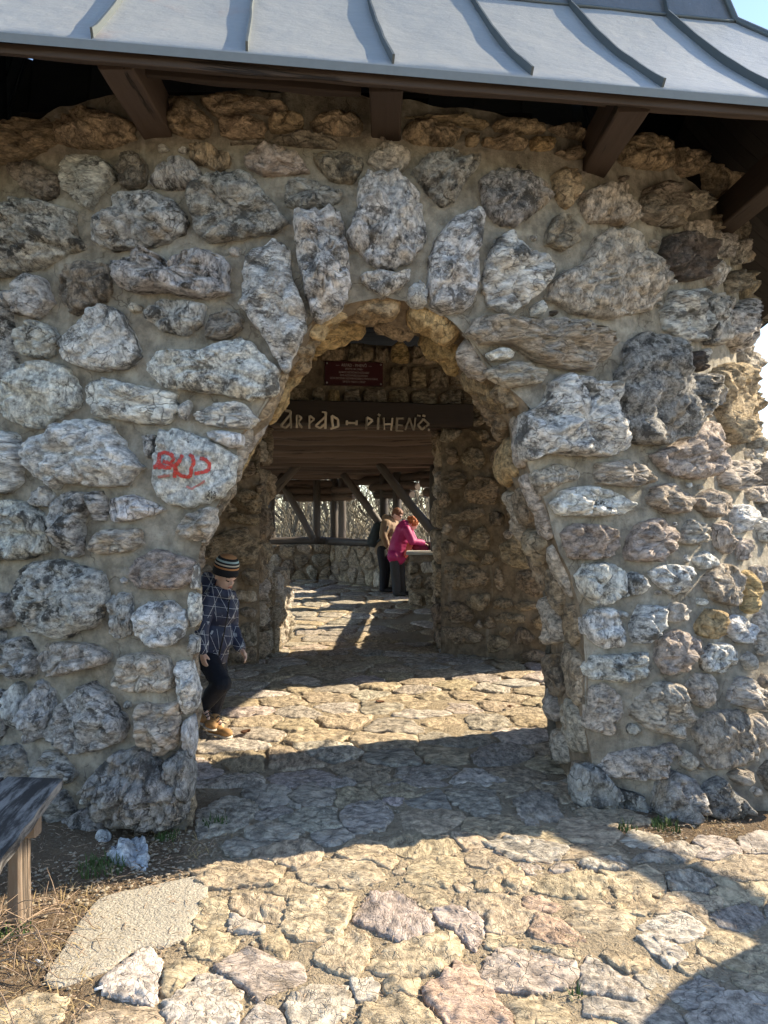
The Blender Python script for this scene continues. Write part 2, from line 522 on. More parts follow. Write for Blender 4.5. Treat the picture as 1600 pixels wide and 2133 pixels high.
def place_axis(name, verts, faces, p0, p1, material, parent, smooth, up=V((0, 0, 1))):
    """verts in a local frame whose Z runs from p0 to p1 (wood grain follows it)"""
    me = bpy.data.meshes.new(name)
    me.from_pydata([tuple(v) for v in verts], [], faces)
    if smooth: me.shade_smooth()
    me.materials.append(material)
    o = bpy.data.objects.new(name, me)
    COL.objects.link(o)
    Rm = axis_frame(p0, p1, up).to_4x4()
    o.matrix_local = Matrix.Translation(p0 - (wloc(parent) if parent else V((0, 0, 0)))) @ Rm
    if parent: o.parent = parent
    return o

def log(name, p0, p1, r0, r1, material, parent, seed=0, sides=14, wob=0.06, segs=None):
    p0, p1 = V(p0), V(p1)
    L = (p1 - p0).length
    segs = segs or max(4, int(L / 0.12))
    verts = []; faces = []
    for i in range(segs + 1):
        t = i / segs; r = r0 + (r1 - r0) * t
        cx = noise.noise(V((t * L * 0.9, seed * 3.1, 0))) * r0 * .35
        cy = noise.noise(V((t * L * 0.9, seed * 3.1, 9))) * r0 * .35
        rr = r * (0.93 if i in (0, segs) else 1)
        for j in range(sides):
            a = math.tau * j / sides
            k = 1 + wob * noise.noise(V((math.cos(a) * 1.4, math.sin(a) * 1.4, t * L * 2.2 + seed * 7.7))) + wob * .5 * noise.noise(V((math.cos(a) * 3, math.sin(a) * 3, t * L * 7 + seed)))
            verts.append((cx + math.cos(a) * rr * k, cy + math.sin(a) * rr * k, t * L))
    for i in range(segs):
        for j in range(sides):
            k = (j + 1) % sides
            faces.append((i * sides + j, i * sides + k, (i + 1) * sides + k, (i + 1) * sides + j))
    faces.append(tuple(reversed(range(sides))))
    faces.append(tuple(range(segs * sides, segs * sides + sides)))
    o = place_axis(name, verts, faces, p0, p1, material, parent, True)
    for f in o.data.polygons:
        if len(f.vertices) > 4: f.use_smooth = False
    return o

def timber(name, p0, p1, w, h, material, parent, seed=0, bev=0.008, rag=0.004, up=V((0, 0, 1)), cut0=None):
    """squared beam: chamfered edges, slightly uneven faces; w across, h along `up`; cut0 = height left at the start end"""
    p0, p1 = V(p0), V(p1)
    L = (p1 - p0).length
    segs = max(3, int(L / 0.10))
    prof = []
    for sx, sy in ((-1, -1), (1, -1), (1, 1), (-1, 1)):
        a = (sx * (w / 2 - bev), sy * h / 2); b = (sx * w / 2, sy * (h / 2 - bev))
        prof += ([b, a] if sx * sy > 0 and sx < 0 else [a, b]) if sx * sy > 0 else ([a, b] if False else [b, a])
    # keep order around the section
    prof = sorted(prof, key=lambda q: math.atan2(q[1] / h, q[0] / w))
    n = len(prof)
    verts = []; faces = []
    for i in range(segs + 1):
        t = i / segs
        for (x, y) in prof:
            q = V((x * 9, y * 9, t * L * 3 + seed * 11.3))
            k = noise.noise(q) * rag * 2.0
            yy = y
            if cut0 is not None and y > 0:
                lim = -h / 2 + cut0 + t * L * 0.8
                yy = min(y, lim)
            verts.append((x * (1 + k / w), yy * (1 + k / h) if cut0 is None else yy, t * L))
    for i in range(segs):
        for j in range(n):
            k = (j + 1) % n
            faces.append((i * n + j, i * n + k, (i + 1) * n + k, (i + 1) * n + j))
    faces.append(tuple(reversed(range(n)))); faces.append(tuple(range(segs * n, segs * n + n)))
    return place_axis(name, verts, faces, p0, p1, material, parent, False, up)

def tube_into(verts, faces, pts, radii, sides=5):
    """append a bent tapering tube"""
    base = len(verts); prev = None
    for i, p in enumerate(pts):
        d = (pts[min(i + 1, len(pts) - 1)] - pts[max(i - 1, 0)])
        d = d.normalized() if d.length > 1e-6 else V((0, 0, 1))
        if prev is None:
            x = d.cross(V((0.31, 0.77, 0.55)))
            x = x.normalized() if x.length > 1e-4 else V((1, 0, 0))
        else:
            x = (prev - d * prev.dot(d))
            x = x.normalized() if x.length > 1e-4 else d.orthogonal().normalized()
        prev = x; y = d.cross(x)
        for j in range(sides):
            a = math.tau * j / sides
            verts.append(p + (x * math.cos(a) + y * math.sin(a)) * radii[i])
    for i in range(len(pts) - 1):
        for j in range(sides):
            k = (j + 1) % sides
            faces.append((base + i * sides + j, base + i * sides + k, base + (i + 1) * sides + k, base + (i + 1) * sides + j))
    faces.append(tuple(reversed(range(base, base + sides))))
    e = base + (len(pts) - 1) * sides
    faces.append(tuple(range(e, e + sides)))

# ------------------------------------------------------------------ the ground and the paving
def floor_z(x, y):
    """the floor: level at the door, rising a little towards the lookout, the hillside falling away behind it"""
    z = 0.0
    if y > 9.3: z = min(1.0, (y - 9.3) / 6.2) * 0.25
    return z
def ground_z(x, y):
    z = floor_z(x, y)
    if y > 17: z -= min(9, (y - 17) * 0.22)
    if abs(x) > 6: z -= min(4, (abs(x) - 6) * 0.10)
    q = V((x, y, 0))
    z += noise.noise(q * 0.9) * 0.018 + noise.noise(q * 3.1) * 0.009 + noise.noise(q * 9) * 0.005 + noise.noise(q * 24) * 0.0025
    return z - 0.009

def axis_vals(lo, hi, fine0, fine1, step):
    vals = []; x = fine0
    while x < fine1: vals.append(x); x += step
    vals.append(fine1)
    s = step; x = fine1
    while x < hi: s *= 1.35; x += s; vals.append(min(x, hi))
    s = step; x = fine0; pre = []
    while x > lo: s *= 1.35; x -= s; pre.append(max(x, lo))
    return sorted(set(pre + vals))

def ground_mat():
    m, nt, b = newmat('ground')
    tc = nd(nt, 'ShaderNodeTexCoord'); v = tc.outputs['Object']
    n1 = tex_noise(nt, v, 0.9, 6, 0.6)
    n2 = tex_noise(nt, v, 9, 8, 0.65)
    n3 = tex_noise(nt, v, 75, 5, 0.6)
    sx = nd(nt, 'ShaderNodeSeparateXYZ'); nt.links.new(v, sx.inputs[0])
    # bare dark soil along the foot of the wall on the left, worn sandy mortar elsewhere
    soil = math_n(nt, 'MULTIPLY', ramp(nt, math_n(nt, 'ADD', sx.outputs[0], math_n(nt, 'MULTIPLY', n2, 0.6)), -0.35, -0.75), ramp(nt, sx.outputs[1], 4.4, 4.0))
    soil2 = math_n(nt, 'MULTIPLY', ramp(nt, math_n(nt, 'ADD', sx.outputs[0], math_n(nt, 'MULTIPLY', n2, 0.5)), 1.25, 1.5), ramp(nt, sx.outputs[1], 3.3, 3.6))
    soil = math_n(nt, 'ADD', soil, soil2, clamp=True)
    sand = mixc(nt, ramp(nt, n1, 0.35, 0.65), (0.36, 0.29, 0.20), (0.42, 0.345, 0.245))
    sand = mixc(nt, ramp(nt, n2, 0.54, 0.70), sand, (0.27, 0.215, 0.15))
    dirt = mixc(nt, n2, (0.13, 0.092, 0.06), (0.24, 0.175, 0.115))
    col = mixc(nt, soil, sand, dirt)
    wood = math_n(nt, 'MULTIPLY', ramp(nt, sx.outputs[1], 17.5, 19), 1.0)
    col = mixc(nt, wood, col, mixc(nt, n2, (0.20, 0.16, 0.085), (0.30, 0.25, 0.13)))
    col = mixc(nt, 1.0, col, mixc(nt, n3, (0.55, 0.55, 0.55), (1.42, 1.42, 1.42)), 'MULTIPLY')
    vo = nd(nt, 'ShaderNodeTexVoronoi'); nt.links.new(v, vo.inputs['Vector']); vo.inputs['Scale'].default_value = 90
    peb = ramp(nt, vo.outputs['Distance'], 0.28, 0.10)
    col = mixc(nt, math_n(nt, 'MULTIPLY', peb, 0.4), col, (0.46, 0.42, 0.36))
    # mortar bed broken by wandering cracks
    nz = nd(nt, 'ShaderNodeTexNoise'); nt.links.new(v, nz.inputs['Vector']); nz.inputs['Scale'].default_value = 4; nz.inputs['Detail'].default_value = 5
    sc = nd(nt, 'ShaderNodeVectorMath', operation='SCALE'); nt.links.new(nz.outputs['Color'], sc.inputs[0]); sc.inputs['Scale'].default_value = 0.30
    ad = nd(nt, 'ShaderNodeVectorMath', operation='ADD'); nt.links.new(v, ad.inputs[0]); nt.links.new(sc.outputs[0], ad.inputs[1])
    vk = nd(nt, 'ShaderNodeTexVoronoi', feature='DISTANCE_TO_EDGE'); nt.links.new(ad.outputs[0], vk.inputs['Vector']); vk.inputs['Scale'].default_value = 3.4
    kk = math_n(nt, 'MULTIPLY', ramp(nt, vk.outputs[0], 0.022, 0.005), ramp(nt, n2, .46, .60))
    n6 = tex_noise(nt, v, 28, 6, .7)
    col = mixc(nt, math_n(nt, 'MULTIPLY', ramp(nt, n6, .58, .70), .55), col, (0.14, 0.105, 0.07))
    col = mixc(nt, math_n(nt, 'MULTIPLY', ramp(nt, n6, .42, .32), .5), col, (0.50, 0.44, 0.35))
    col = mixc(nt, math_n(nt, 'MULTIPLY', kk, .35), col, (0.12, 0.095, 0.065))
    nt.links.new(col, b.inputs['Base Color'])
    b.inputs['Roughness'].default_value = 0.97
    b.inputs['Specular IOR Level'].default_value = 0.1
    h = math_n(nt, 'ADD', math_n(nt, 'MULTIPLY', n3, 0.7), math_n(nt, 'MULTIPLY', peb, 0.5))
    h = math_n(nt, 'ADD', h, math_n(nt, 'MULTIPLY', n6, 1.3))
    h = math_n(nt, 'SUBTRACT', h, math_n(nt, 'MULTIPLY', kk, .5))
    bump(nt, math_n(nt, 'ADD', h, n2), 0.9, 0.02, b)
    return m
M['ground'] = ground_mat()

xs = axis_vals(-600, 600, -3.2, 3.2, 0.034)
ys = axis_vals(-300, 1500, 0.9, 9.6, 0.034)
gv = [(x, y, ground_z(x, y)) for y in ys for x in xs]
nx = len(xs)
gf = [(j * nx + i, j * nx + i + 1, (j + 1) * nx + i + 1, (j + 1) * nx + i) for j in range(len(ys) - 1) for i in range(nx - 1)]
ground = mesh_obj('ground', gv, gf, M['ground'])
tag(ground, kind='structure')

def flag_map(u, v, h): return V((u, v, floor_z(u, v) + h - 0.016 + noise.noise(V((u * 3, v * 3, 5))) * .006))
def floor_map(u, v, h): return V((u, v, floor_z(u, v) + h))
paving = empty('paving')
tag(paving, kind='structure')

FLAGS = [  # outlines of the slabs before the door, read off the photograph
 ('s', [(405,1900),(420,1865),(475,1865),(478,1900),(470,1925),(405,1920)]),
 ('s', [(480,1860),(520,1850),(590,1860),(600,1880),(590,1905),(553,1908),(484,1886)]),
 ('k', [(478,1893),(550,1916),(548,1932),(478,1928)]),
 ('s', [(385,1935),(440,1925),(498,1940),(480,1970),(440,1985),(395,1975)]),
 ('s', [(585,1925),(610,1860),(680,1848),(735,1850),(725,1900),(700,1945),(640,1945)]),
 ('s', [(545,1935),(583,1928),(603,1960),(590,1990),(545,1965)]),
 ('p', [(740,1900),(775,1850),(830,1845),(895,1895),(895,1920),(845,1950),(770,1920)]),
 ('s', [(660,1965),(720,1935),(765,1935),(770,1970),(745,2025),(690,2010),(655,1990)]),
 ('s', [(777,1985),(830,1955),(935,1930),(955,1960),(950,1990),(900,2015),(830,2020),(772,2005)]),
 ('r', [(885,2050),(950,1998),(985,2005),(1065,2110),(1060,2145),(960,2145),(900,2080)]),
 ('p', [(1000,2010),(1035,1965),(1090,1965),(1190,1995),(1205,2015),(1180,2040),(1090,2055),(1005,2040)]),
 ('r', [(1100,1935),(1115,1900),(1165,1905),(1220,1945),(1205,1960),(1140,1952)]),
 ('s', [(990,1825),(1060,1790),(1110,1830),(1085,1850),(1000,1845)]),
 ('s', [(1112,1840),(1140,1815),(1220,1805),(1265,1825),(1250,1860),(1170,1860),(1120,1850)]),
 ('s', [(850,1800),(900,1770),(960,1780),(965,1810),(930,1835),(850,1825)]),
 ('t', [(1330,1920),(1400,1885),(1450,1900),(1470,1930),(1430,1950),(1380,1945)]),
 ('s', [(1255,1975),(1290,1955),(1350,1985),(1350,2003),(1310,2015),(1265,1990)]),
 ('t', [(1325,1945),(1350,1930),(1432,1975),(1395,2000)]),
 ('k', [(1212,2000),(1230,1982),(1310,2024),(1350,2055),(1320,2070),(1212,2050)]),
 ('t', [(345,2075),(430,2010),(500,2050),(490,2110),(400,2145),(350,2125)]),
 ('t', [(215,2025),(300,1965),(335,1985),(330,2030),(320,2080),(215,2055)]),
 ('s', [(0,2085),(80,2050),(140,2065),(130,2110),(60,2145),(0,2145)]),
 ('k', [(600,2060),(660,2035),(720,2040),(735,2080),(690,2120),(620,2140),(595,2090)]),
 ('s', [(760,2080),(830,2060),(878,2078),(930,2145),(750,2145)]),
 ('p', [(905,1880),(960,1880),(1000,1900),(1010,1920),(990,1965),(945,1928),(912,1905)]),
 ('r', [(1088,1858),(1130,1860),(1172,1880),(1140,1893),(1092,1880)]),
 ('s', [(1280,1870),(1340,1840),(1375,1880),(1345,1895),(1285,1890)]),
 ('k', [(600,1650),(650,1620),(700,1640),(690,1665),(640,1675)]),
 ('k', [(705,1690),(740,1665),(800,1665),(820,1695),(790,1720),(730,1720)]),
 ('k', [(510,1720),(560,1700),(630,1720),(610,1740),(520,1740)]),
 ('k', [(820,1605),(870,1590),(935,1602),(905,1622),(870,1632)]),
 ('k', [(930,1640),(970,1615),(1030,1640),(1040,1680),(1000,1692),(940,1662)]),
 ('k', [(1070,1660),(1110,1635),(1150,1650),(1172,1700),(1100,1712)]),
 ('k', [(410,1685),(480,1650),(540,1670),(505,1715),(420,1735)]),
 ('s', [(405,1810),(470,1785),(560,1785),(590,1800),(570,1830),(430,1838)]),
 ('k', [(1320,1780),(1400,1742),(1460,1758),(1420,1785)]),
 ('s', [(1440,1795),(1500,1778),(1620,1770),(1630,1830),(1530,1822)]),
 ('k', [(1388,1812),(1440,1803),(1490,1830),(1470,1850),(1400,1842)]),
 ('k', [(1480,1890),(1560,1870),(1600,1905),(1560,1930),(1500,1920)]),
 ('k', [(1440,2100),(1510,2053),(1620,2060),(1630,2150),(1450,2150)]),
 ('k', [(1390,2060),(1460,2020),(1510,2046),(1440,2090)]),
 ('s', [(620,1800),(700,1780),(780,1790),(800,1820),(740,1838),(640,1830)]),
 ('k', [(1010,1745),(1080,1735),(1180,1755),(1150,1785),(1060,1780)]),
 ('k', [(1200,1780),(1290,1775),(1310,1800),(1230,1800)]),
 ('s', [(1120,1960),(1180,1968),(1215,1972),(1200,1990),(1110,1960)]),
]
SLAB = [(95,2020),(150,1930),(205,1862),(300,1838),(428,1815),(432,1872),(402,1900),(398,1935),(345,1958),(285,1965),(225,2010),(115,2042)]

def concrete_mat():
    m, nt, b = newmat('old_concrete')
    v, oi = obj_coord(nt)
    n1 = tex_noise(nt, v, 3, 6); n2 = tex_noise(nt, v, 95, 4, 0.6); n3 = tex_noise(nt, v, 40, 4)
    col = mixc(nt, n1, (0.34, 0.30, 0.235), (0.44, 0.395, 0.32))
    col = mixc(nt, ramp(nt, n2, 0.56, 0.66), col, (0.56, 0.51, 0.42))
    col = mixc(nt, ramp(nt, n2, 0.42, 0.34), col, (0.17, 0.145, 0.11))
    nt.links.new(col, b.inputs['Base Color'])
    b.inputs['Roughness'].default_value = 0.95
    bump(nt, math_n(nt, 'ADD', n2, n3), 0.8, 0.01, b)
    return m
M['concrete'] = concrete_mat()

flag_polys = []
for i, (c, pl) in enumerate(FLAGS):
    uv = [tuple(on_ground(a, b, 0.02)[:2]) for a, b in pl]
    _A, _cx, _cy = poly_area_c(uv)
    uv = [(_cx + (x - _cx) * 1.06, _cy + (y - _cy) * 1.06) for x, y in uv]
    flag_polys.append(uv)
    rock('flagstone', uv, flag_map, 0.020 + 0.009 * rng.random(), M['flag'], paving, tone(c), 100 + i, cell=0.010, boxy=0.22, rough=0.62, facet=0.6, sink=0.02, edge=0.13)
uv = [tuple(on_ground(a, b, 0.02)[:2]) for a, b in SLAB]
flag_polys.append(uv)
rock('concrete_slab', uv, flag_map, 0.025, M['concrete'], paving, (.4, .35, .28, 0), 99, cell=0.012, boxy=0.18, rough=0.12, facet=0.06, sink=0.03, edge=0.03)
# small stones set between the traced slabs
def clear(p, d):
    for pl in flag_polys:
        if inside(p, pl): return False
        for i in range(len(pl)):
            ax, ay = pl[i - 1]; bx, by = pl[i]
            t = max(0, min(1, ((p[0] - ax) * (bx - ax) + (p[1] - ay) * (by - ay)) / max(1e-9, (bx - ax) ** 2 + (by - ay) ** 2)))
            if math.hypot(p[0] - ax - (bx - ax) * t, p[1] - ay - (by - ay) * t) < d: return False
    return True
rr = random.Random(5)
boxes = [(min(q[0] for q in pl), max(q[0] for q in pl), min(q[1] for q in pl), max(q[1] for q in pl), pl) for pl in flag_polys]
def taken(x, y):
    for x0, x1, y0, y1, pl in boxes:
        if x0 <= x <= x1 and y0 <= y <= y1 and inside((x, y), pl): return True
    return False
def no_paving(x, y):
    if math.hypot(x + .6, y - 7.5) < 3.84 and not (-1.0 < x < 1.05): return True     # under the wall
    if x < -0.66 and y > 2.98: return True                                           # bare soil
    if x < -1.15 and y > 2.3: return True
    return x > 1.3 and y > 3.55
n_fill = 0
for rmax, rmin, tries in ((.19, .085, 900), (.13, .055, 1400), (.08, .03, 1500)):
    for _ in range(tries):
        p = (rr.uniform(-1.35, 2.05), rr.uniform(2.05, 4.35))
        if no_paving(*p) or taken(*p): continue
        k = 12; a0 = rr.uniform(0, 6.28); ds = []
        for j in range(k):
            a = a0 + math.tau * j / k; c, s_ = math.cos(a), math.sin(a); d = .012; lim = rmax * rr.uniform(.8, 1.1)
            while d < lim and not taken(p[0] + c * d, p[1] + s_ * d): d += .008
            ds.append(d - .012)
        if min(ds) < rmin * .35 or sum(ds) / k < rmin: continue
        if max(ds) > 3.2 * min(ds): continue
        pl = [(p[0] + math.cos(a0 + math.tau * j / k) * ds[j], p[1] + math.sin(a0 + math.tau * j / k) * ds[j]) for j in range(k)]
        flag_polys.append(pl)
        boxes.append((min(q[0] for q in pl), max(q[0] for q in pl), min(q[1] for q in pl), max(q[1] for q in pl), pl))
        rock('paving_stone', pl, flag_map, rr.uniform(.017, .025), M['flag'], paving, tone(rr.choice('sssskkp'), rr), 400 + n_fill, cell=0.011, boxy=0.24, rough=0.6, facet=0.6, sink=0.02, edge=.05)
        n_fill += 1
# cobbled passage and lookout floor
rr = random.Random(8)
def cob_ok(p):
    x, y = p
    if y < 8.4: return abs(x + 0.1) < 2.5
    return -2.6 < x < 1.3 - max(0, y - 12.3) * 0.5
pts = poisson(-2.6, 2.6, 4.25, 9.2, 0.30, rr, 3800, cob_ok)
cells = voronoi(pts, (-2.7, 2.7, 4.3, 9.3), 0.010, rr, 1.15)
pts2 = poisson(-2.7, 1.4, 9.3, 16.0, 0.38, rr, 2500, cob_ok)
cells2 = voronoi(pts2, (-2.8, 1.5, 9.32, 16.1), 0.016, rr, 1.2)
for i, pl in enumerate(cells + cells2):
    A, cx, cy = poly_area_c(pl)
    if abs(A) > 0.25 or abs(A) < 0.004: continue
    far = cy > 9.3
    rock('cobble', roughen(pl, rr), flag_map, rr.uniform(0.022, 0.034), M['flag'], paving, tone(rr.choice('sssstkkp'), rr), 900 + i, cell=0.05 if far else 0.024 if cy > 7 else 0.017, boxy=0.34, rough=0.6, facet=0.8, sink=0.02, edge=0.09)

# ------------------------------------------------------------------ the round stone gatehouse
CX, CY, RW, RI = -0.6, 7.5, 3.8, 3.25
gate = empty('stone_gatehouse', (0.05, 3.9, 0))
tag(gate, 'round gatehouse of rough limestone with arched doorway under grey metal roof', 'gatehouse')

def flare(f):
    """how far the foot of the wall stands out towards the front, right of the door (the wall is buttressed there)"""
    x = CX + RW * math.sin(f)
    return max(0.0, (CY - RW * math.cos(f)) - (3.93 + 0.04 * max(0, x - 1))) * max(0.0, min(1.0, (x - 0.95) / 0.5)) if f > 0 else 0.0
def bat(v): return max(0.0, 1 - max(v, 0) / 2.3) ** 1.1
def wall_y(x, z):
    f = math.asin(max(-1, min(1, (x - CX) / RW)))
    return CY - RW * math.cos(f) - flare(f) * bat(z)
def cyl_uv(px, py, lift=0.0):
    """where the ray of a pixel meets the wall's outer face: u along the curve, v height"""
    d = ray(px, py); lo = 1.5; hit = None; t = lo; best = (9, 4.0)
    while t < 6.6:
        x, y, z = d.x * t, t, EYE + d.z * t
        if abs(x - CX) < RW * .999:
            g = wall_y(x, z) - lift - y
            if g < 0: hit = t; break
            if g < best[0]: best = (g, t)
        t += 0.03
    if hit:
        lo, hi = hit - .03, hit
        for _ in range(14):
            m = (lo + hi) / 2
            x, y, z = d.x * m, m, EYE + d.z * m
            if abs(x - CX) < RW * .999 and wall_y(x, z) - lift - y < 0: hi = m
            else: lo = m
        t = hi
    else: t = best[1]
    x, z = d.x * t, EYE + d.z * t
    f = math.asin(max(-.999, min(.999, (x - CX) / RW)))
    return (min(f, R(61)) * RW, z)
def wall_map(u, v, h):
    f = u / RW; k = flare(f) * bat(v)
    g = f * (1 - .55 * bat(v) * min(1, flare(f) * 2))
    return V((CX + RW * math.sin(f) + h * math.sin(g), CY - RW * math.cos(f) - k - h * math.cos(g), v))

DOOR_PX = [(388,1760),(392,1600),(404,1480),(402,1350),(410,1230),(414,1150),(440,1075),(480,1010),(492,950),(500,905),(535,872),(560,830),(585,775),(604,740),(640,690),(668,650),(735,630),(800,620),(870,632),(930,660),(972,700),(1008,752),(1056,800),(1102,850),(1108,905),(1094,960),(1112,1000),(1140,1060),(1162,1150),(1190,1200),(1212,1290),(1222,1400),(1218,1500),(1236,1600),(1262,1760)]
DOOR = [cyl_uv(a, b) for a, b in DOOR_PX]
DOOR[0] = (DOOR[0][0], -0.2); DOOR[-1] = (DOOR[-1][0], -0.2)
U0, U1 = RW * R(-66), RW * R(60.0)

def near_on(poly, p, closed=False):
    best = None
    rngi = range(0 if closed else 1, len(poly))
    for i in rngi:
        ax, ay = poly[i - 1]; bx, by = poly[i]
        t = max(0, min(1, ((p[0] - ax) * (bx - ax) + (p[1] - ay) * (by - ay)) / max(1e-9, (bx - ax) ** 2 + (by - ay) ** 2)))
        x, y = ax + (bx - ax) * t, ay + (by - ay) * t
        d = math.hypot(p[0] - x, p[1] - y)
        if best is None or d < best[0]: best = (d, x, y)
    return best

# the reveal: the doorway's own thickness, rough and bulging
rev = catmull(DOOR, 8, 0.6)  # only to keep the curve helper honest for open outlines
def open_resample(pts, n):
    d = [0]
    for i in range(1, len(pts)): d.append(d[-1] + math.hypot(pts[i][0] - pts[i - 1][0], pts[i][1] - pts[i - 1][1]))
    out = []; j = 0
    for i in range(n):
        s = d[-1] * i / (n - 1)
        while j < len(pts) - 2 and d[j + 1] < s: j += 1
        f = (s - d[j]) / max(1e-9, d[j + 1] - d[j])
        out.append((pts[j][0] + (pts[j + 1][0] - pts[j][0]) * f, pts[j][1] + (pts[j + 1][1] - pts[j][1]) * f))
    return out, d[-1]
NR = 190
rv, RL = open_resample(DOOR, NR)
sm = rv[:]
for _ in range(3): sm = [sm[0]] + [((sm[i - 1][0] + sm[i][0] + sm[i + 1][0]) / 3, (sm[i - 1][1] + sm[i][1] + sm[i + 1][1]) / 3) for i in range(1, NR - 1)] + [sm[-1]]
def rev_point(s, d, h):
    """s along the outline (0..1), d depth into the wall, h out into the opening"""
    x = max(0, min(NR - 1.001, s * (NR - 1))); i = int(x); f = x - i
    a, b = sm[i], sm[i + 1]
    u, v = a[0] + (b[0] - a[0]) * f, a[1] + (b[1] - a[1]) * f
    i0, i1 = max(0, i - 3), min(NR - 1, i + 4)
    tu, tv = sm[i1][0] - sm[i0][0], sm[i1][1] - sm[i0][1]
    L = math.hypot(tu, tv) or 1
    nu_, nv_ = tv / L, -tu / L           # into the opening
    u += nu_ * h; v += nv_ * h
    p = wall_map(u, v, 0)
    k = max(0.0, min(1.0, (0.32 - s) / 0.08))          # the left jamb splays away behind its edge
    return p + V((-0.115 - 0.30 * k, 0.993, 0)) * d
DEPTH = 0.56
DOOR_IN = []
for _i in range(0, 61):
    _q = rev_point(_i / 60, DEPTH, -.01)
    DOOR_IN.append((math.atan2(_q.x - CX, CY - _q.y) * RW, _q.z))
DOOR_IN[0] = (DOOR_IN[0][0], -.3); DOOR_IN[-1] = (DOOR_IN[-1][0], -.3)
def top_z(u): return 3.67 + 0.035 * noise.noise(V((u * 1.9, 3, 0))) + 0.03 * noise.noise(V((u * 6, 8, 0)))
def shell(rad_sign, step, face_r):
    n_u = int((U1 - U0) / step); n_v = int(3.9 / step)
    vid = {}; verts = []; faces = []
    HOLE = DOOR if face_r == RW else DOOR_IN
    def gv_(i, j):
        if (i, j) in vid: return vid[i, j]
        u = U0 + (U1 - U0) * i / n_u
        v = -0.25 + (top_z(u) + 0.25) * j / n_v
        if inside((u, v), HOLE) or near_on(HOLE, (u, v))[0] < step * 0.72:
            d, u, v = near_on(HOLE, (u, v))
        h = 0.020 * noise.noise(V((u * 2.3, v * 2.3, 1))) + 0.016 * noise.noise(V((u * 7, v * 7, 4))) + 0.008 * noise.noise(V((u * 19, v * 19, 4)))
        p = wall_map(u, v, h) if face_r == RW else V((CX + (RI - h) * math.sin(u / RW), CY - (RI - h) * math.cos(u / RW), v))
        vid[i, j] = len(verts); verts.append(p); return vid[i, j]
    for i in range(n_u):
        for j in range(n_v):
            u = U0 + (U1 - U0) * (i + .5) / n_u; v = -0.25 + (top_z(u) + .25) * (j + .5) / n_v
            if inside((u, v), HOLE): continue
            q = (gv_(i, j), gv_(i + 1, j), gv_(i + 1, j + 1), gv_(i, j + 1))
            if len(set(q)) == 4: faces.append(q if face_r == RW else tuple(reversed(q)))
    return verts, faces, n_u
wv, wf, nu = shell(1, 0.04, RW)
iv, if_, nu2 = shell(-1, 0.09, RI)
k0 = len(wv)
wv += iv; wf += [tuple(a + k0 for a in f) for f in if_]
# top and the two ends between the faces
def strip(pa, pb, flip=False):
    b0 = len(wv)
    for a, b in zip(pa, pb): wv.append(a); wv.append(b)
    for i in range(len(pa) - 1):
        f = (b0 + 2 * i, b0 + 2 * i + 2, b0 + 2 * i + 3, b0 + 2 * i + 1)
        wf.append(tuple(reversed(f)) if flip else f)
def in_map(u, v): return V((CX + RI * math.sin(u / RW), CY - RI * math.cos(u / RW), v))
uu = [U0 + (U1 - U0) * i / 120 for i in range(121)]
strip([wall_map(u, top_z(u), 0) for u in uu], [in_map(u, top_z(u)) for u in uu])
for ue, fl in ((U0, True), (U1, False)):
    zz = [-0.25 + (top_z(ue) + .25) * i / 20 for i in range(21)]
    strip([wall_map(ue, z, 0) for z in zz], [in_map(ue, z) for z in zz], fl)
front_wall = mesh_obj('front_wall', wv, wf, M['mortar'], gate, (0.05, 3.9, 0))

ND = 16
pv = []; pf = []
for i in range(NR):
    for j in range(ND + 1):
        d = 0.0 + DEPTH * j / ND
        s = i / (NR - 1)
        arch = max(0, min(1, (sm[i][1] - 1.7) / 0.5))
        h = (0.030 + 0.05 * arch) * noise.fractal(V((s * 13, d * 5, 2)), 1, 2, 4) + 0.012 * noise.noise(V((s * 60, d * 25, 0)))
        h *= min(1, j / 2) * min(1, (ND - j) / 1.0 + 0.3)
        pv.append(rev_point(s, d, h - (0 if j else 0.01)))
for i in range(NR - 1):
    for j in range(ND):
        a = i * (ND + 1) + j
        pf.append((a, a + 1, a + ND + 2, a + ND + 1))
reveal = mesh_obj('doorway_reveal', pv, pf, M['mortar_in'], gate, (0.05, 4.0, 1.2))
# stones lining the reveal
rr = random.Random(21)
def rev_map(u, v, h): return rev_point(u / RL, v, h)
pts = poisson(0.1, RL - .1, 0.06, DEPTH - .02, 0.24, rr, 1500)
for i, pl in enumerate(voronoi(pts, (0.0, RL, 0.03, DEPTH + 0.03), 0.020, rr)):
    A, cx, cy = poly_area_c(pl)
    if abs(A) < 0.006: continue
    z = rev_point(cx / RL, .2, 0).z
    c = rr.choice('ooOto') if z > 1.75 else rr.choice('iitjo')  # arch tones more golden: warm bounce from the floor put into the colour
    left = cx / RL < 0.4 and z < 2.2
    rock('reveal_stone', roughen(pl, rr), rev_map, 0.03 + 0.02 * rr.random() if left else rr.uniform(.04, .085), M['inner'], gate, tone(c, rr), 2000 + i, cell=0.018, boxy=0.5, rough=0.6, facet=0.5, sink=0.03)

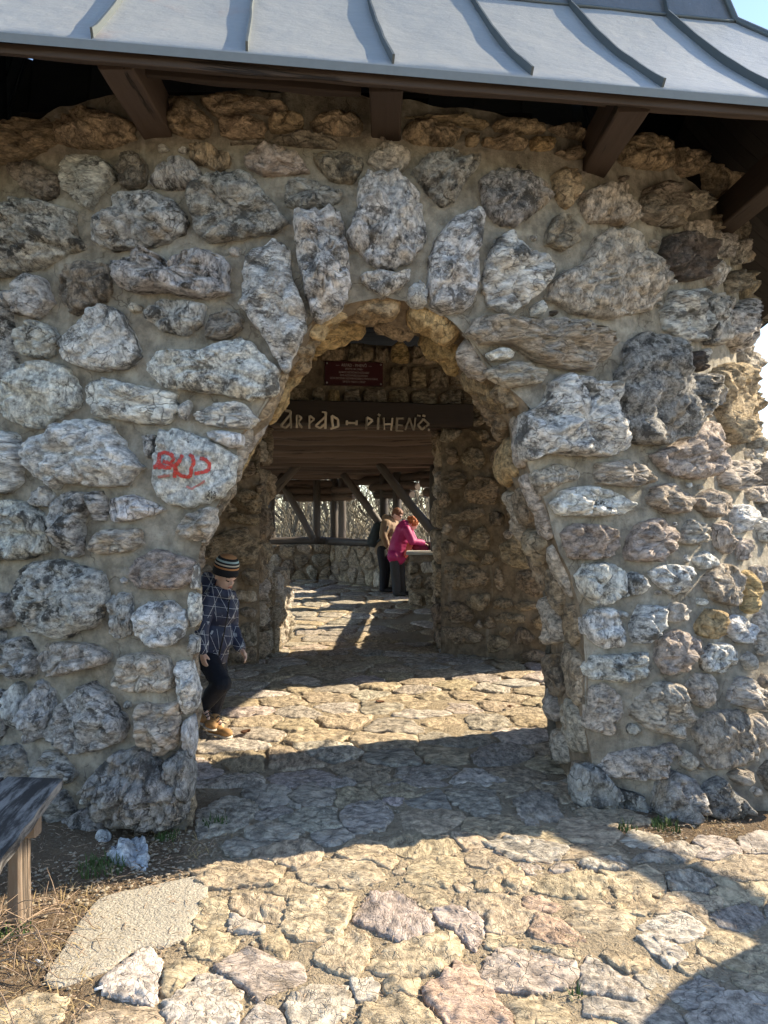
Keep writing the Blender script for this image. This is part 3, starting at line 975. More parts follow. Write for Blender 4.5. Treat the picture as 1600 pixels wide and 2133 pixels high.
STONES = [  # top-course ochre has shade and warm ground bounce put into its colour
 ('o',[(-70,285),(0,280),(50,262),(105,250),(125,270),(115,308),(60,335),(-40,350)]), ('o',[(122,252),(170,232),(225,240),(282,262),(284,292),(235,310),(170,313),(124,298)]),
 ('d',[(30,345),(65,338),(95,350),(128,370),(128,410),(95,425),(60,400),(25,365)]), ('g',[(150,335),(200,330),(240,350),(245,375),(215,405),(192,440),(165,425),(140,395),(142,355)]),
 ('d',[(262,325),(285,318),(310,345),(308,385),(285,398),(255,392),(258,350)]), ('g',[(315,375),(340,345),(370,332),(410,345),(428,375),(415,395),(350,398),(318,390)]),
 ('o',[(402,310),(440,308),(480,325),(482,345),(455,362),(430,350),(402,340)]), ('o',[(352,218),(385,208),(415,228),(448,262),(435,290),(390,290),(355,272)]),
 ('o',[(420,215),(500,205),(560,215),(600,225),(590,243),(520,238),(455,248)]), ('o',[(460,253),(520,245),(555,262),(550,288),(500,298),(462,285)]),
 ('o',[(562,248),(610,235),(632,245),(632,268),(600,282),(562,277)]), ('o',[(645,255),(690,237),(740,240),(758,260),(750,282),(700,285),(655,275)]),
 ('d',[(480,303),(560,297),(640,282),(712,293),(700,315),(620,306),(540,302)]), ('p',[(510,335),(530,310),(570,305),(620,325),(645,360),(600,368),(545,368),(512,350)]),
 ('d',[(652,322),(700,320),(750,330),(758,355),(735,385),(690,380),(660,350)]), ('G',[(595,390),(620,375),(680,390),(715,410),(700,430),(630,443),(595,430)]),
 ('g',[(-60,440),(0,430),(60,425),(110,435),(160,445),(165,480),(178,520),(140,535),(90,560),(30,575),(-50,585)]),
 ('g',[(190,460),(240,435),(240,410),(290,398),(350,412),(370,430),(395,460),(390,490),(350,510),(290,520),(230,525),(195,500)]),
 ('G',[(400,395),(440,372),(500,365),(540,385),(560,420),(598,465),(580,490),(510,500),(440,510),(415,495),(398,440)]),
 ('g',[(250,555),(310,530),(350,545),(365,560),(390,535),(450,530),(485,555),(480,610),(430,625),(380,620),(350,610),(290,615),(255,600)]),
 ('d',[(135,580),(165,548),(200,550),(235,555),(232,620),(200,640),(160,660),(130,620)]), ('g',[(35,610),(70,573),(100,585),(115,630),(85,665),(40,655)]),
 ('g',[(-50,610),(25,610),(33,680),(40,740),(38,795),(-50,790)]), ('g',[(44,700),(75,668),(110,680),(132,705),(105,745),(60,745),(44,720)]),
 ('w',[(128,715),(180,670),(215,635),(255,650),(285,700),(298,745),(270,770),(200,775),(150,755)]), ('g',[(312,655),(350,628),(410,632),(432,640),(425,680),(385,702),(340,690),(315,670)]),
 ('d',[(440,660),(480,645),(508,665),(505,690),(465,712),(430,705)]), ('w',[(310,760),(335,735),(420,735),(450,720),(500,705),(545,730),(583,780),(570,825),(530,838),(470,825),(400,815),(345,810),(320,780)]),
 ('W',[(8,820),(60,775),(110,757),(150,770),(170,815),(172,845),(130,875),(90,895),(40,880),(10,855)]), ('w',[(188,800),(220,788),(290,805),(370,820),(375,860),(350,885),(300,885),(250,875),(205,870),(190,835)]),
 ('w',[(405,865),(450,842),(510,840),(540,875),(520,893),(470,893),(425,885)]), ('w',[(378,850),(398,833),(405,845),(392,878),(378,870)]),
 ('W',[(60,935),(130,885),(190,875),(235,885),(260,920),(300,975),(270,1010),(200,1015),(140,1005),(125,1020),(80,990),(58,960)]), ('W',[(-50,905),(30,900),(50,920),(52,1000),(30,1025),(-50,1030)]),
 ('W',[(325,960),(340,900),(380,895),(440,918),(475,938),(498,955),(490,1000),(470,1030),(440,1045),(400,1058),(350,1045),(325,1010)]), ('W',[(428,900),(470,897),(507,905),(507,930),(480,934),(440,914)]),
 ('g',[(302,910),(328,907),(322,950),(310,955)]), ('g',[(75,1025),(100,1012),(120,1035),(108,1055),(75,1055)]), ('g',[(-50,1055),(40,1043),(90,1060),(108,1110),(105,1150),(60,1165),(-50,1165)]),
 ('g',[(118,1050),(140,1025),(185,1030),(188,1060),(178,1090),(175,1155),(145,1158),(118,1130)]), ('g',[(192,1030),(215,1022),(228,1050),(224,1085),(205,1085)]),
 ('w',[(234,1040),(280,1030),(330,1050),(352,1062),(300,1080),(240,1090),(232,1065)]), ('t',[(195,1115),(230,1102),(295,1100),(305,1130),(280,1148),(210,1155),(192,1140)]),
 ('t',[(370,1110),(390,1075),(420,1060),(450,1055),(452,1095),(430,1130),(400,1125)]), ('g',[(40,1200),(80,1168),(130,1165),(180,1180),(230,1195),(230,1250),(215,1300),(170,1315),(140,1330),(70,1305),(45,1260)]),
 ('p',[(275,1195),(290,1165),(330,1142),(390,1160),(410,1170),(405,1210),(370,1228),(300,1225),(280,1212)]), ('g',[(236,1240),(260,1232),(283,1240),(280,1320),(250,1330),(234,1310)]),
 ('w',[(288,1280),(310,1255),(360,1250),(393,1275),(393,1310),(370,1340),(330,1342),(290,1320)]), ('g',[(-40,1240),(30,1235),(42,1285),(30,1305),(-40,1306)]),
 ('t',[(92,1345),(130,1335),(200,1340),(232,1360),(228,1380),(170,1395),(140,1405),(92,1400)]), ('g',[(22,1335),(55,1325),(83,1360),(80,1405),(50,1412),(20,1385)]),
 ('g',[(-40,1312),(14,1314),(14,1380),(0,1405),(-40,1405)]), ('t',[(235,1420),(260,1365),(310,1355),(350,1365),(365,1390),(368,1430),(340,1440),(290,1440),(250,1430)]),
 ('g',[(105,1510),(130,1470),(170,1430),(200,1418),(240,1450),(270,1500),(260,1540),(210,1560),(150,1565),(105,1530)]), ('p',[(285,1480),(300,1460),(340,1465),(378,1458),(382,1500),(373,1550),(340,1570),(290,1560),(290,1510)]),
 ('g',[(58,1480),(90,1415),(116,1440),(118,1475),(100,1530),(72,1545),(58,1510)]), ('g',[(22,1440),(40,1418),(53,1430),(53,1500),(40,1520),(20,1500)]), ('g',[(-40,1430),(16,1440),(18,1520),(0,1545),(-40,1545)]),
 ('g',[(68,1600),(100,1562),(130,1562),(168,1610),(150,1630),(100,1630),(70,1620)]), ('G',[(-40,1560),(40,1548),(63,1580),(66,1640),(40,1680),(-40,1700)]), ('G',[(75,1645),(140,1640),(165,1690),(140,1715),(80,1720)]),
 ('w',[(397,1172),(413,1175),(415,1225),(399,1226)]), ('w',[(397,1232),(416,1240),(418,1290),(402,1308),(394,1280)]), ('g',[(397,1320),(415,1330),(412,1360),(397,1364)]), ('w',[(373,1375),(400,1378),(408,1405),(418,1440),(410,1478),(388,1488),(374,1440)]), ('g',[(385,1500),(405,1490),(410,1540),(402,1580),(384,1555)]),
 # voussoirs and above
 ('w',[(505,610),(510,560),(535,520),(575,505),(605,530),(610,580),(640,660),(635,700),(600,770),(585,765),(560,720),(525,670),(505,640)]),
 ('w',[(612,460),(650,445),(700,440),(718,480),(726,540),(730,600),(715,640),(690,665),(655,672),(635,610),(620,540)]),
 ('w',[(722,490),(745,440),(745,390),(770,365),(820,370),(870,410),(885,470),(885,510),(855,548),(820,562),(780,560),(735,520)]),
 ('w',[(748,578),(780,568),(825,574),(855,564),(848,590),(820,610),(795,622),(765,600)]), ('w',[(850,600),(870,588),(886,605),(886,640),(860,640),(847,625)]),
 ('w',[(890,600),(890,550),(905,500),(945,455),(995,435),(1005,460),(1000,500),(990,530),(992,580),(980,640),(945,660),(895,640)]),
 ('w',[(1000,590),(1010,540),(1030,500),(1060,488),(1090,520),(1140,545),(1140,580),(1110,620),(1060,655),(1015,640)]), ('w',[(1102,643),(1120,628),(1136,645),(1125,660),(1107,660)]),
 ('t',[(1135,620),(1150,580),(1210,550),(1240,490),(1290,480),(1340,510),(1370,560),(1370,610),(1340,650),(1290,660),(1260,670),(1180,650)]),
 ('d',[(1130,490),(1150,455),(1185,450),(1208,480),(1200,505),(1165,527),(1130,510)]), ('G',[(995,380),(1020,360),(1060,355),(1120,385),(1148,410),(1120,440),(1070,475),(1030,465),(1005,430)]),
 ('G',[(858,360),(880,335),(930,330),(990,335),(990,355),(965,385),(945,425),(915,430),(885,400)]), ('t',[(770,320),(800,303),(850,315),(856,336),(835,362),(790,360),(765,340)]),
 ('o',[(840,268),(870,253),(930,258),(962,280),(940,305),(870,305),(840,290)]), ('o',[(968,292),(972,282),(995,284),(992,305),(970,308)]), ('o',[(1005,292),(1050,288),(1095,292),(1092,315),(1030,312),(1005,305)]), ('O',[(1102,292),(1140,287),(1156,297),(1145,316),(1105,316)]),
 ('o',[(842,247),(960,246),(1018,262),(1000,272),(900,252)]), ('o',[(1025,260),(1080,252),(1128,266),(1128,280),(1060,280),(1030,275)]), ('o',[(1140,270),(1190,262),(1220,277),(1215,295),(1160,284)]), ('o',[(1150,322),(1190,312),(1216,330),(1180,337)]),
 ('o',[(1145,368),(1170,352),(1195,357),(1203,400),(1180,438),(1160,425),(1148,395)]), ('t',[(1206,430),(1214,402),(1255,388),(1290,388),(1300,420),(1318,455),(1300,475),(1260,465),(1222,465)]),
 ('d',[(1325,430),(1335,395),(1380,385),(1410,410),(1418,455),(1395,480),(1350,470),(1325,450)]), ('D',[(1365,530),(1380,495),(1420,488),(1445,515),(1462,560),(1445,585),(1410,588),(1375,560)]),
 ('t',[(1425,405),(1450,403),(1475,425),(1470,440),(1430,440)]), ('p',[(1425,465),(1465,460),(1475,490),(1470,515),(1440,495)]), ('G',[(1485,492),(1505,487),(1517,510),(1513,538),(1490,533)]), ('G',[(1521,505),(1540,500),(1545,545),(1526,553)]),
 ('d',[(1507,572),(1528,564),(1530,598),(1511,616)]), ('g',[(1467,540),(1485,532),(1490,580),(1477,605),(1467,580)]),
 ('w',[(1370,660),(1390,612),(1440,607),(1458,640),(1460,710),(1410,712),(1380,690)]), ('g',[(1466,625),(1490,612),(1500,660),(1495,718),(1466,718),(1464,690)]), ('g',[(1506,650),(1548,634),(1568,650),(1556,690),(1530,736),(1507,700)]),
 ('t',[(965,690),(990,662),(1060,670),(1130,668),(1200,675),(1250,705),(1265,735),(1240,765),(1210,775),(1140,763),(1105,750),(1060,718),(1000,718)]), ('W',[(1012,737),(1040,725),(1068,737),(1058,750),(1022,752)]),
 ('t',[(1012,772),(1050,756),(1100,758),(1132,780),(1120,800),(1060,808),(1020,788)]), ('w',[(1078,920),(1088,862),(1130,840),(1140,800),(1170,780),(1220,795),(1265,805),(1265,845),(1285,880),(1292,930),(1260,950),(1200,950),(1130,945),(1100,963),(1082,945)]),
 ('G',[(1275,790),(1300,720),(1330,698),(1370,705),(1410,740),(1420,780),(1466,788),(1488,840),(1440,870),(1400,918),(1340,930),(1295,910),(1285,850)]), ('D',[(1424,745),(1440,732),(1463,755),(1455,775),(1427,768)]),
 ('o',[(1473,772),(1510,757),(1548,775),(1568,810),(1570,880),(1552,913),(1512,923),(1494,880),(1484,820)]), ('p',[(1360,945),(1404,925),(1444,882),(1483,880),(1488,930),(1478,985),(1440,1000),(1395,990),(1362,965)]),
 ('t',[(1232,985),(1245,965),(1300,958),(1345,980),(1350,1005),(1300,1015),(1240,1005)]), ('t',[(1107,985),(1150,967),(1200,980),(1195,1000),(1150,1010),(1130,1035),(1112,1010)]), ('W',[(1142,1050),(1170,1020),(1220,1012),(1280,1025),(1307,1050),(1300,1070),(1240,1075),(1160,1075)]),
 ('p',[(1340,1040),(1360,1012),(1400,1007),(1436,1040),(1430,1065),(1390,1070),(1350,1055)]), ('p',[(1440,1040),(1470,1017),(1503,1035),(1503,1060),(1475,1078),(1443,1060)]), ('t',[(1492,985),(1512,960),(1545,960),(1558,980),(1550,1010),(1525,1023),(1497,1010)]),
 ('p',[(1165,1110),(1190,1090),(1250,1095),(1280,1120),(1272,1155),(1230,1165),(1180,1162)]), ('p',[(1298,1150),(1315,1095),(1360,1078),(1398,1100),(1396,1145),(1360,1170),(1310,1168)]), ('t',[(1407,1120),(1430,1080),(1468,1100),(1463,1125),(1440,1135),(1410,1132)]),
 ('p',[(1480,1092),(1508,1084),(1522,1125),(1510,1155),(1486,1138)]), ('W',[(1510,1055),(1552,1052),(1560,1098),(1525,1110)]), ('t',[(1528,1122),(1550,1122),(1553,1160),(1532,1168)]),
 ('w',[(1195,1200),(1215,1175),(1260,1170),(1294,1190),(1294,1238),(1265,1253),(1240,1262),(1210,1240)]), ('w',[(1300,1203),(1320,1190),(1340,1220),(1330,1238),(1302,1238)]), ('w',[(1345,1190),(1380,1174),(1420,1178),(1432,1205),(1420,1230),(1395,1238),(1360,1215)]),
 ('w',[(1437,1165),(1465,1147),(1484,1163),(1478,1178),(1458,1186)]), ('p',[(1457,1210),(1490,1172),(1528,1182),(1532,1250),(1522,1262),(1482,1250)]), ('O',[(1537,1200),(1550,1187),(1570,1215),(1568,1258),(1553,1278),(1541,1268)]),
 ('w',[(1212,1290),(1230,1268),(1270,1264),(1295,1310),(1290,1345),(1250,1350),(1215,1320)]), ('w',[(1310,1300),(1330,1260),(1370,1262),(1376,1290),(1355,1330),(1315,1340)]), ('t',[(1384,1270),(1400,1252),(1430,1270),(1420,1290),(1390,1295)]),
 ('O',[(1448,1300),(1470,1267),(1498,1272),(1498,1310),(1470,1328),(1448,1320)]), ('W',[(1505,1295),(1530,1280),(1560,1300),(1556,1333),(1530,1338),(1507,1315)]), ('p',[(1360,1370),(1370,1327),(1410,1310),(1440,1330),(1443,1370),(1420,1395),(1375,1402)]),
 ('w',[(1453,1370),(1475,1340),(1510,1338),(1526,1360),(1508,1400),(1460,1395)]), ('w',[(1215,1395),(1230,1365),(1290,1362),(1350,1358),(1340,1380),(1345,1400),(1300,1420),(1225,1412)]), ('t',[(1310,1470),(1330,1440),(1360,1418),(1400,1422),(1440,1490),(1425,1510),(1395,1530),(1350,1520),(1312,1490)]),
 ('t',[(1427,1430),(1450,1402),(1480,1404),(1488,1440),(1470,1470),(1447,1470)]), ('t',[(1510,1450),(1528,1408),(1562,1412),(1578,1450),(1558,1473),(1520,1465)]), ('t',[(1540,1372),(1558,1357),(1568,1385),(1550,1395)]), ('t',[(1564,1285),(1585,1275),(1590,1365),(1572,1358)]),
 ('t',[(1217,1510),(1227,1432),(1260,1422),(1288,1460),(1288,1490),(1265,1530),(1227,1520)]), ('k',[(1440,1520),(1470,1482),(1530,1477),(1562,1500),(1567,1560),(1530,1590),(1475,1600),(1450,1560)]), ('t',[(1411,1590),(1419,1557),(1438,1572),(1446,1582),(1430,1603)]),
 ('t',[(1240,1600),(1265,1570),(1330,1557),(1395,1547),(1402,1565),(1380,1590),(1375,1612),(1300,1618),(1255,1613)]),
 ('o',[(1290,302),(1320,284),(1370,297),(1388,325),(1378,358),(1330,353),(1290,340)]), ('o',[(1395,315),(1430,322),(1458,333),(1458,360),(1420,370),(1397,350)]), ('o',[(1467,342),(1500,362),(1528,378),(1532,408),(1500,418),(1472,392)]),
 ('d',[(1482,450),(1508,456),(1504,480),(1482,478)]), ('d',[(1545,455),(1565,465),(1572,500),(1555,510)]), ('d',[(1536,568),(1558,576),(1555,615),(1537,608)]), ('g',[(1560,705),(1574,700),(1578,760),(1564,765)]), ('t',[(1556,925),(1572,925),(1576,965),(1562,970)]), ('t',[(1562,1180),(1578,1175),(1582,1210),(1570,1215)]), ('t',[(1566,1015),(1580,1010),(1584,1048),(1568,1045)]),
]
# boulders along the foot of the wall stand further out than the rest
BASE = [('G',[(195,1615),(240,1570),(300,1565),(345,1610),(378,1650),(388,1695),(365,1722),(310,1729),(255,1718),(205,1685),(185,1645)],.20), ('G',[(345,1585),(384,1562),(402,1602),(398,1650),(388,1680),(352,1640)],.12),
 ('G',[(1192,1650),(1212,1600),(1250,1605),(1280,1645),(1340,1662),(1358,1697),(1340,1716),(1260,1722),(1232,1705),(1205,1680)],.10), ('G',[(1362,1690),(1372,1640),(1400,1608),(1445,1627),(1458,1680),(1440,1712),(1390,1714)],.15), ('G',[(1462,1650),(1500,1622),(1530,1650),(1558,1690),(1500,1717),(1467,1702)],.12),
 ('k',[(1522,1620),(1540,1607),(1572,1612),(1570,1635),(1540,1640)],.07), ('G',[(118,1715),(170,1690),(225,1712),(240,1745),(160,1752),(120,1738)],.10), ('t',[(1564,1500),(1590,1490),(1592,1560),(1570,1570)],.08)]
stone_objs = {}
front_polys = []
for i, (c, pl) in enumerate(STONES):
    uv = [cyl_uv(a, b) for a, b in pl]
    A, cu, cv = poly_area_c(uv); size = math.sqrt(abs(A))
    front_polys.append(uv)
    H = min(0.135, 0.045 + 0.20 * size) * rng.uniform(.85, 1.15)
    o = rock('stone', uv, wall_map, H, M['stone'], front_wall, tone(c), 10 + i, cell=0.0115 if size > .2 else 0.010, boxy=rng.uniform(.28, .52), rough=rng.uniform(.5, .95), facet=rng.uniform(.7, 1.6), edge=0.07)
    stone_objs[i] = o
for i, (c, pl, H) in enumerate(BASE):
    uv = [cyl_uv(a, b, .06) for a, b in pl]
    front_polys.append(uv)
    rock('stone', uv, wall_map, H, M['stone'], front_wall, tone(c), 600 + i, cell=0.0125, boxy=.5, rough=.6, facet=1.3, edge=0.08)
# blocks closing the wall's right-hand end
rr = random.Random(17)
for i, (fa, z0, z1, H) in enumerate(((57, 1.47, 1.72, .14), (59, 1.74, 2.0, .14), (59.5, 2.02, 2.3, .14), (59.5, 2.32, 2.55, .13), (59.5, 2.6, 2.85, .12), (59.5, 2.88, 3.1, .11), (59.5, 3.12, 3.4, .10))):
    uc = R(fa) * RW; w = rr.uniform(.13, .17)
    pl = [(uc - w, z0 + .03), (uc - w * .3, z0 + .005), (uc + w * .6, z0 + .02), (uc + w, z0 + .08), (uc + w * .9, z1 - .06), (uc + w * .2, z1 - .01), (uc - w * .7, z1 - .03), (uc - w * 1.05, (z0 + z1) / 2)]
    front_polys.append(pl)
    rock('stone', pl, wall_map, H, M['stone'], front_wall, tone(rr.choice('ttko'), rr), 640 + i, cell=0.014, boxy=.5, rough=.8, facet=.7, edge=.07)
# what the picture's left edge cuts off goes on in the same rubble
rr = random.Random(31)
u_left = min(p[0] for p in [cyl_uv(-60, y) for y in (300, 900, 1600)])
pts = poisson(U0 + .1, u_left - 0.02, 0.1, 3.5, 0.34, rr, 900)
for i, pl in enumerate(voronoi(pts, (U0 + .04, u_left, 0.02, 3.55), 0.03, rr)):
    if abs(poly_area_c(pl)[0]) > 0.01:
        rock('stone', roughen(pl, rr), wall_map, rr.uniform(.06, .11), M['stone'], front_wall, tone(rr.choice('ggwtG'), rr), 700 + i, cell=0.02, rough=.8, facet=.7)
# right-hand end beyond the picture's edge of the curve, and small chips wedged into the mortar
def free(p, d, polys):
    for pl in polys:
        if inside(p, pl): return False
        if near_on(pl, p, True)[0] < d: return False
    return True
chips = []
for _ in range(2600):
    p = (rr.uniform(cyl_uv(0, 1000)[0], U1 - .04), rr.uniform(0.05, 3.5))
    rad = rr.choice((.02, .026, .034, .045)) if p[0] < R(45) * RW else rr.choice((.06, .08, .10, .05))
    if p[0] < 2.2 and rr.random() < 0.8: continue
    if inside(p, DOOR) or near_on(DOOR, p)[0] < rad: continue
    if not free(p, rad * 1.05 + .008, front_polys): continue
    if any(math.hypot(p[0] - q[0], p[1] - q[1]) < rad + q[2] + .015 for q in chips): continue
    chips.append((p[0], p[1], rad))
for i, (x, y, rad) in enumerate(chips[:150]):
    k = rr.randint(5, 7); a0 = rr.uniform(0, 6.28); e = rr.uniform(.6, 1.1)
    pl = [(x + rad * math.cos(a0 + math.tau * j / k) * rr.uniform(.8, 1.2), y + e * rad * math.sin(a0 + math.tau * j / k) * rr.uniform(.8, 1.2)) for j in range(k)]
    rock('stone_chip', pl, wall_map, .02 + rad * .7, M['stone'], front_wall, tone(rr.choice('gtwtd'), rr), 1500 + i, cell=0.010, rough=.7, facet=.7)

# ---- painted and scrawled marks lie on the stones themselves
def paint(name, stone, strokes, width, material, lift=0.0025, parent=None, ragged=0.3, seed=1):
    """strokes: pixel polylines, laid onto the stone's real surface"""
    mw = Matrix.Translation(wloc(stone))
    bv = BVHTree.FromPolygons([mw @ v.co for v in stone.data.vertices], [tuple(p.vertices) for p in stone.data.polygons])
    verts = []; faces = []; r = random.Random(seed)
    eye = V((0, 0, EYE))
    def hit(px, py):
        d = ray(px, py).normalized()
        loc, nrm, idx, dist = bv.ray_cast(eye, d)
        if loc is None: return None
        return loc - d * lift + nrm * lift * (1 if nrm.dot(d) < 0 else -1)
    for pts in strokes:
        fine = []
        for a, b in zip(pts[:-1], pts[1:]):
            n = max(2, int(math.hypot(a[0] - b[0], a[1] - b[1]) / 1.6))
            fine += [(a[0] + (b[0] - a[0]) * t / n, a[1] + (b[1] - a[1]) * t / n) for t in range(n)]
        fine.append(pts[-1])
        prev = None; m = 5
        for i, (x, y) in enumerate(fine):
            x2, y2 = fine[min(i + 2, len(fine) - 1)]; x1, y1 = fine[max(i - 2, 0)]
            L = math.hypot(x2 - x1, y2 - y1) or 1
            nx_, ny_ = -(y2 - y1) / L, (x2 - x1) / L
            w = width * (1 + ragged * noise.noise(V((i * .5, seed, 0))) + ragged * .6 * r.uniform(-1, 1))
            row = [hit(x + nx_ * w * (k / (m - 1) - .5), y + ny_ * w * (k / (m - 1) - .5)) for k in range(m)]
            if any(q is None for q in row): prev = None; continue
            b0 = len(verts); verts += row
            if prev is not None:
                for k in range(m - 1): faces.append((prev + k, b0 + k, b0 + k + 1, prev + k + 1))
            prev = b0
    if faces: return mesh_obj(name, verts, faces, material, stone, wloc(stone))
def gz(x, y): return (300 + x * 0.1625, 870 + y * 0.1625)
def patchy(name, c):
    m, nt, b = newmat(name)
    v, oi = obj_coord(nt)
    n = tex_noise(nt, v, 90, 6, 0.7)
    nt.links.new(mixc(nt, n, tuple(x * .7 for x in c), tuple(min(1, x * 1.3) for x in c)), b.inputs['Base Color'])
    b.inputs['Roughness'].default_value = 0.7
    tr = nd(nt, 'ShaderNodeBsdfTransparent'); mx = nd(nt, 'ShaderNodeMixShader')
    nt.links.new(ramp(nt, n, 0.36, 0.46), mx.inputs[0]); nt.links.new(tr.outputs[0], mx.inputs[1]); nt.links.new(b.outputs[0], mx.inputs[2])
    nt.links.new(mx.outputs[0], nt.nodes['Material Output'].inputs[0])
    return m
M['red_paint'] = patchy('red_paint', (0.50, 0.055, 0.04))
M['red_faint'] = patchy('faded_red_paint', (0.45, 0.20, 0.18))
M['ink'] = plain('black_marker', (0.012, 0.012, 0.014), rough=0.6)
gi = [i for i, (c, pl) in enumerate(STONES) if pl[0] == (325, 960)][0]
ki = [i for i, (c, pl) in enumerate(STONES) if pl[0] == (1142, 1050)][0]
gs = stone_objs[gi]
gs['label'] = 'pale corner stone with red painted scrawl and small black writing'
paint('red_graffiti', gs, [[gz(*q) for q in s] for s in (
    [(205,660),(190,560),(200,470),(260,445),(350,470),(385,530),(340,590),(240,560)], [(200,570),(150,620),(145,660)], [(200,600),(260,640),(330,640),(380,590)],
    [(495,480),(450,560),(400,620),(395,700),(390,770)], [(400,620),(420,700),(470,740),(560,760),(600,740),(610,640),(640,580),(620,500),(575,480)],
    [(715,525),(790,540),(840,590),(830,670),(760,700),(650,715)])], 7.6, M['red_paint'], seed=3)
paint('faded_graffiti', gs, [[gz(*q) for q in s] for s in ([(180,760),(330,735)], [(545,880),(610,915),(690,870),(780,810)])], 5.0, M['red_faint'], seed=5)
paint('marker_writing', gs, [[gz(*q) for q in s] for s in (
    [(845,925),(820,945),(845,965),(825,985)], [(850,955),(880,955)], [(865,935),(865,975)], [(885,950),(905,945),(905,965),(885,995),(910,990)], [(925,960),(905,965),(920,985),(910,1005)],
    [(805,985),(820,990),(805,1005),(820,1008)], [(830,990),(828,1015)], [(845,995),(842,1020)], [(870,1005),(868,1030)], [(890,1015),(905,1022),(890,1040)], [(800,1035),(815,1040),(802,1055)], [(825,1040),(822,1058)])], 1.3, M['ink'], ragged=.1, seed=7)
ks = stone_objs[ki]
ks['label'] = 'bright white stone with K+Z written on it'
def kz(x, y): return (1000 + x * .375, 600 + y * .375)
paint('marker_writing', ks, [[kz(*q) for q in s] for s in ([(645,1182),(645,1208)], [(658,1184),(645,1196),(660,1208)], [(664,1196),(678,1196)], [(671,1188),(671,1204)], [(680,1186),(694,1186),(681,1205),(695,1205)], [(706,1222),(712,1228)], [(722,1220),(726,1228)])], 1.3, M['ink'], ragged=.1, seed=9)

# ---- the roof: five flat faces, a flared skirt of standing-seam sheet below a steep spire
NS = 5
F0 = R(8.07)
T36 = math.tan(math.pi / NS)
EAVE_R, EAVE_Z = 4.34, 3.51
roof = empty('roof', (CX - .05, CY - 3.6, 3.5), gate)
def prof(x):
    """(r, z) along the slope: x from 0 at the eave, 1.1 at the bend, then the steep part"""
    if x <= 1.1: return EAVE_R - x, EAVE_Z + 0.85 * x + 0.155 * x * x
    t = x - 1.1
    zb = EAVE_Z + 0.85 * 1.1 + 0.155 * 1.21
    return EAVE_R - 1.1 - 0.27 * t, zb + 0.96 * t
def face_pt(k, a, r, z):
    f = F0 + k * math.tau / NS
    n = V((math.sin(f), -math.cos(f), 0)); t = V((math.cos(f), math.sin(f), 0))
    return V((CX, CY, 0)) + n * r + t * a + V((0, 0, z))
XS_LOW = [i * 1.1 / 14 for i in range(15)]
XS_UP = [1.1 + i * 0.5 for i in range(19)]
SP = 0.62
rr = random.Random(77)
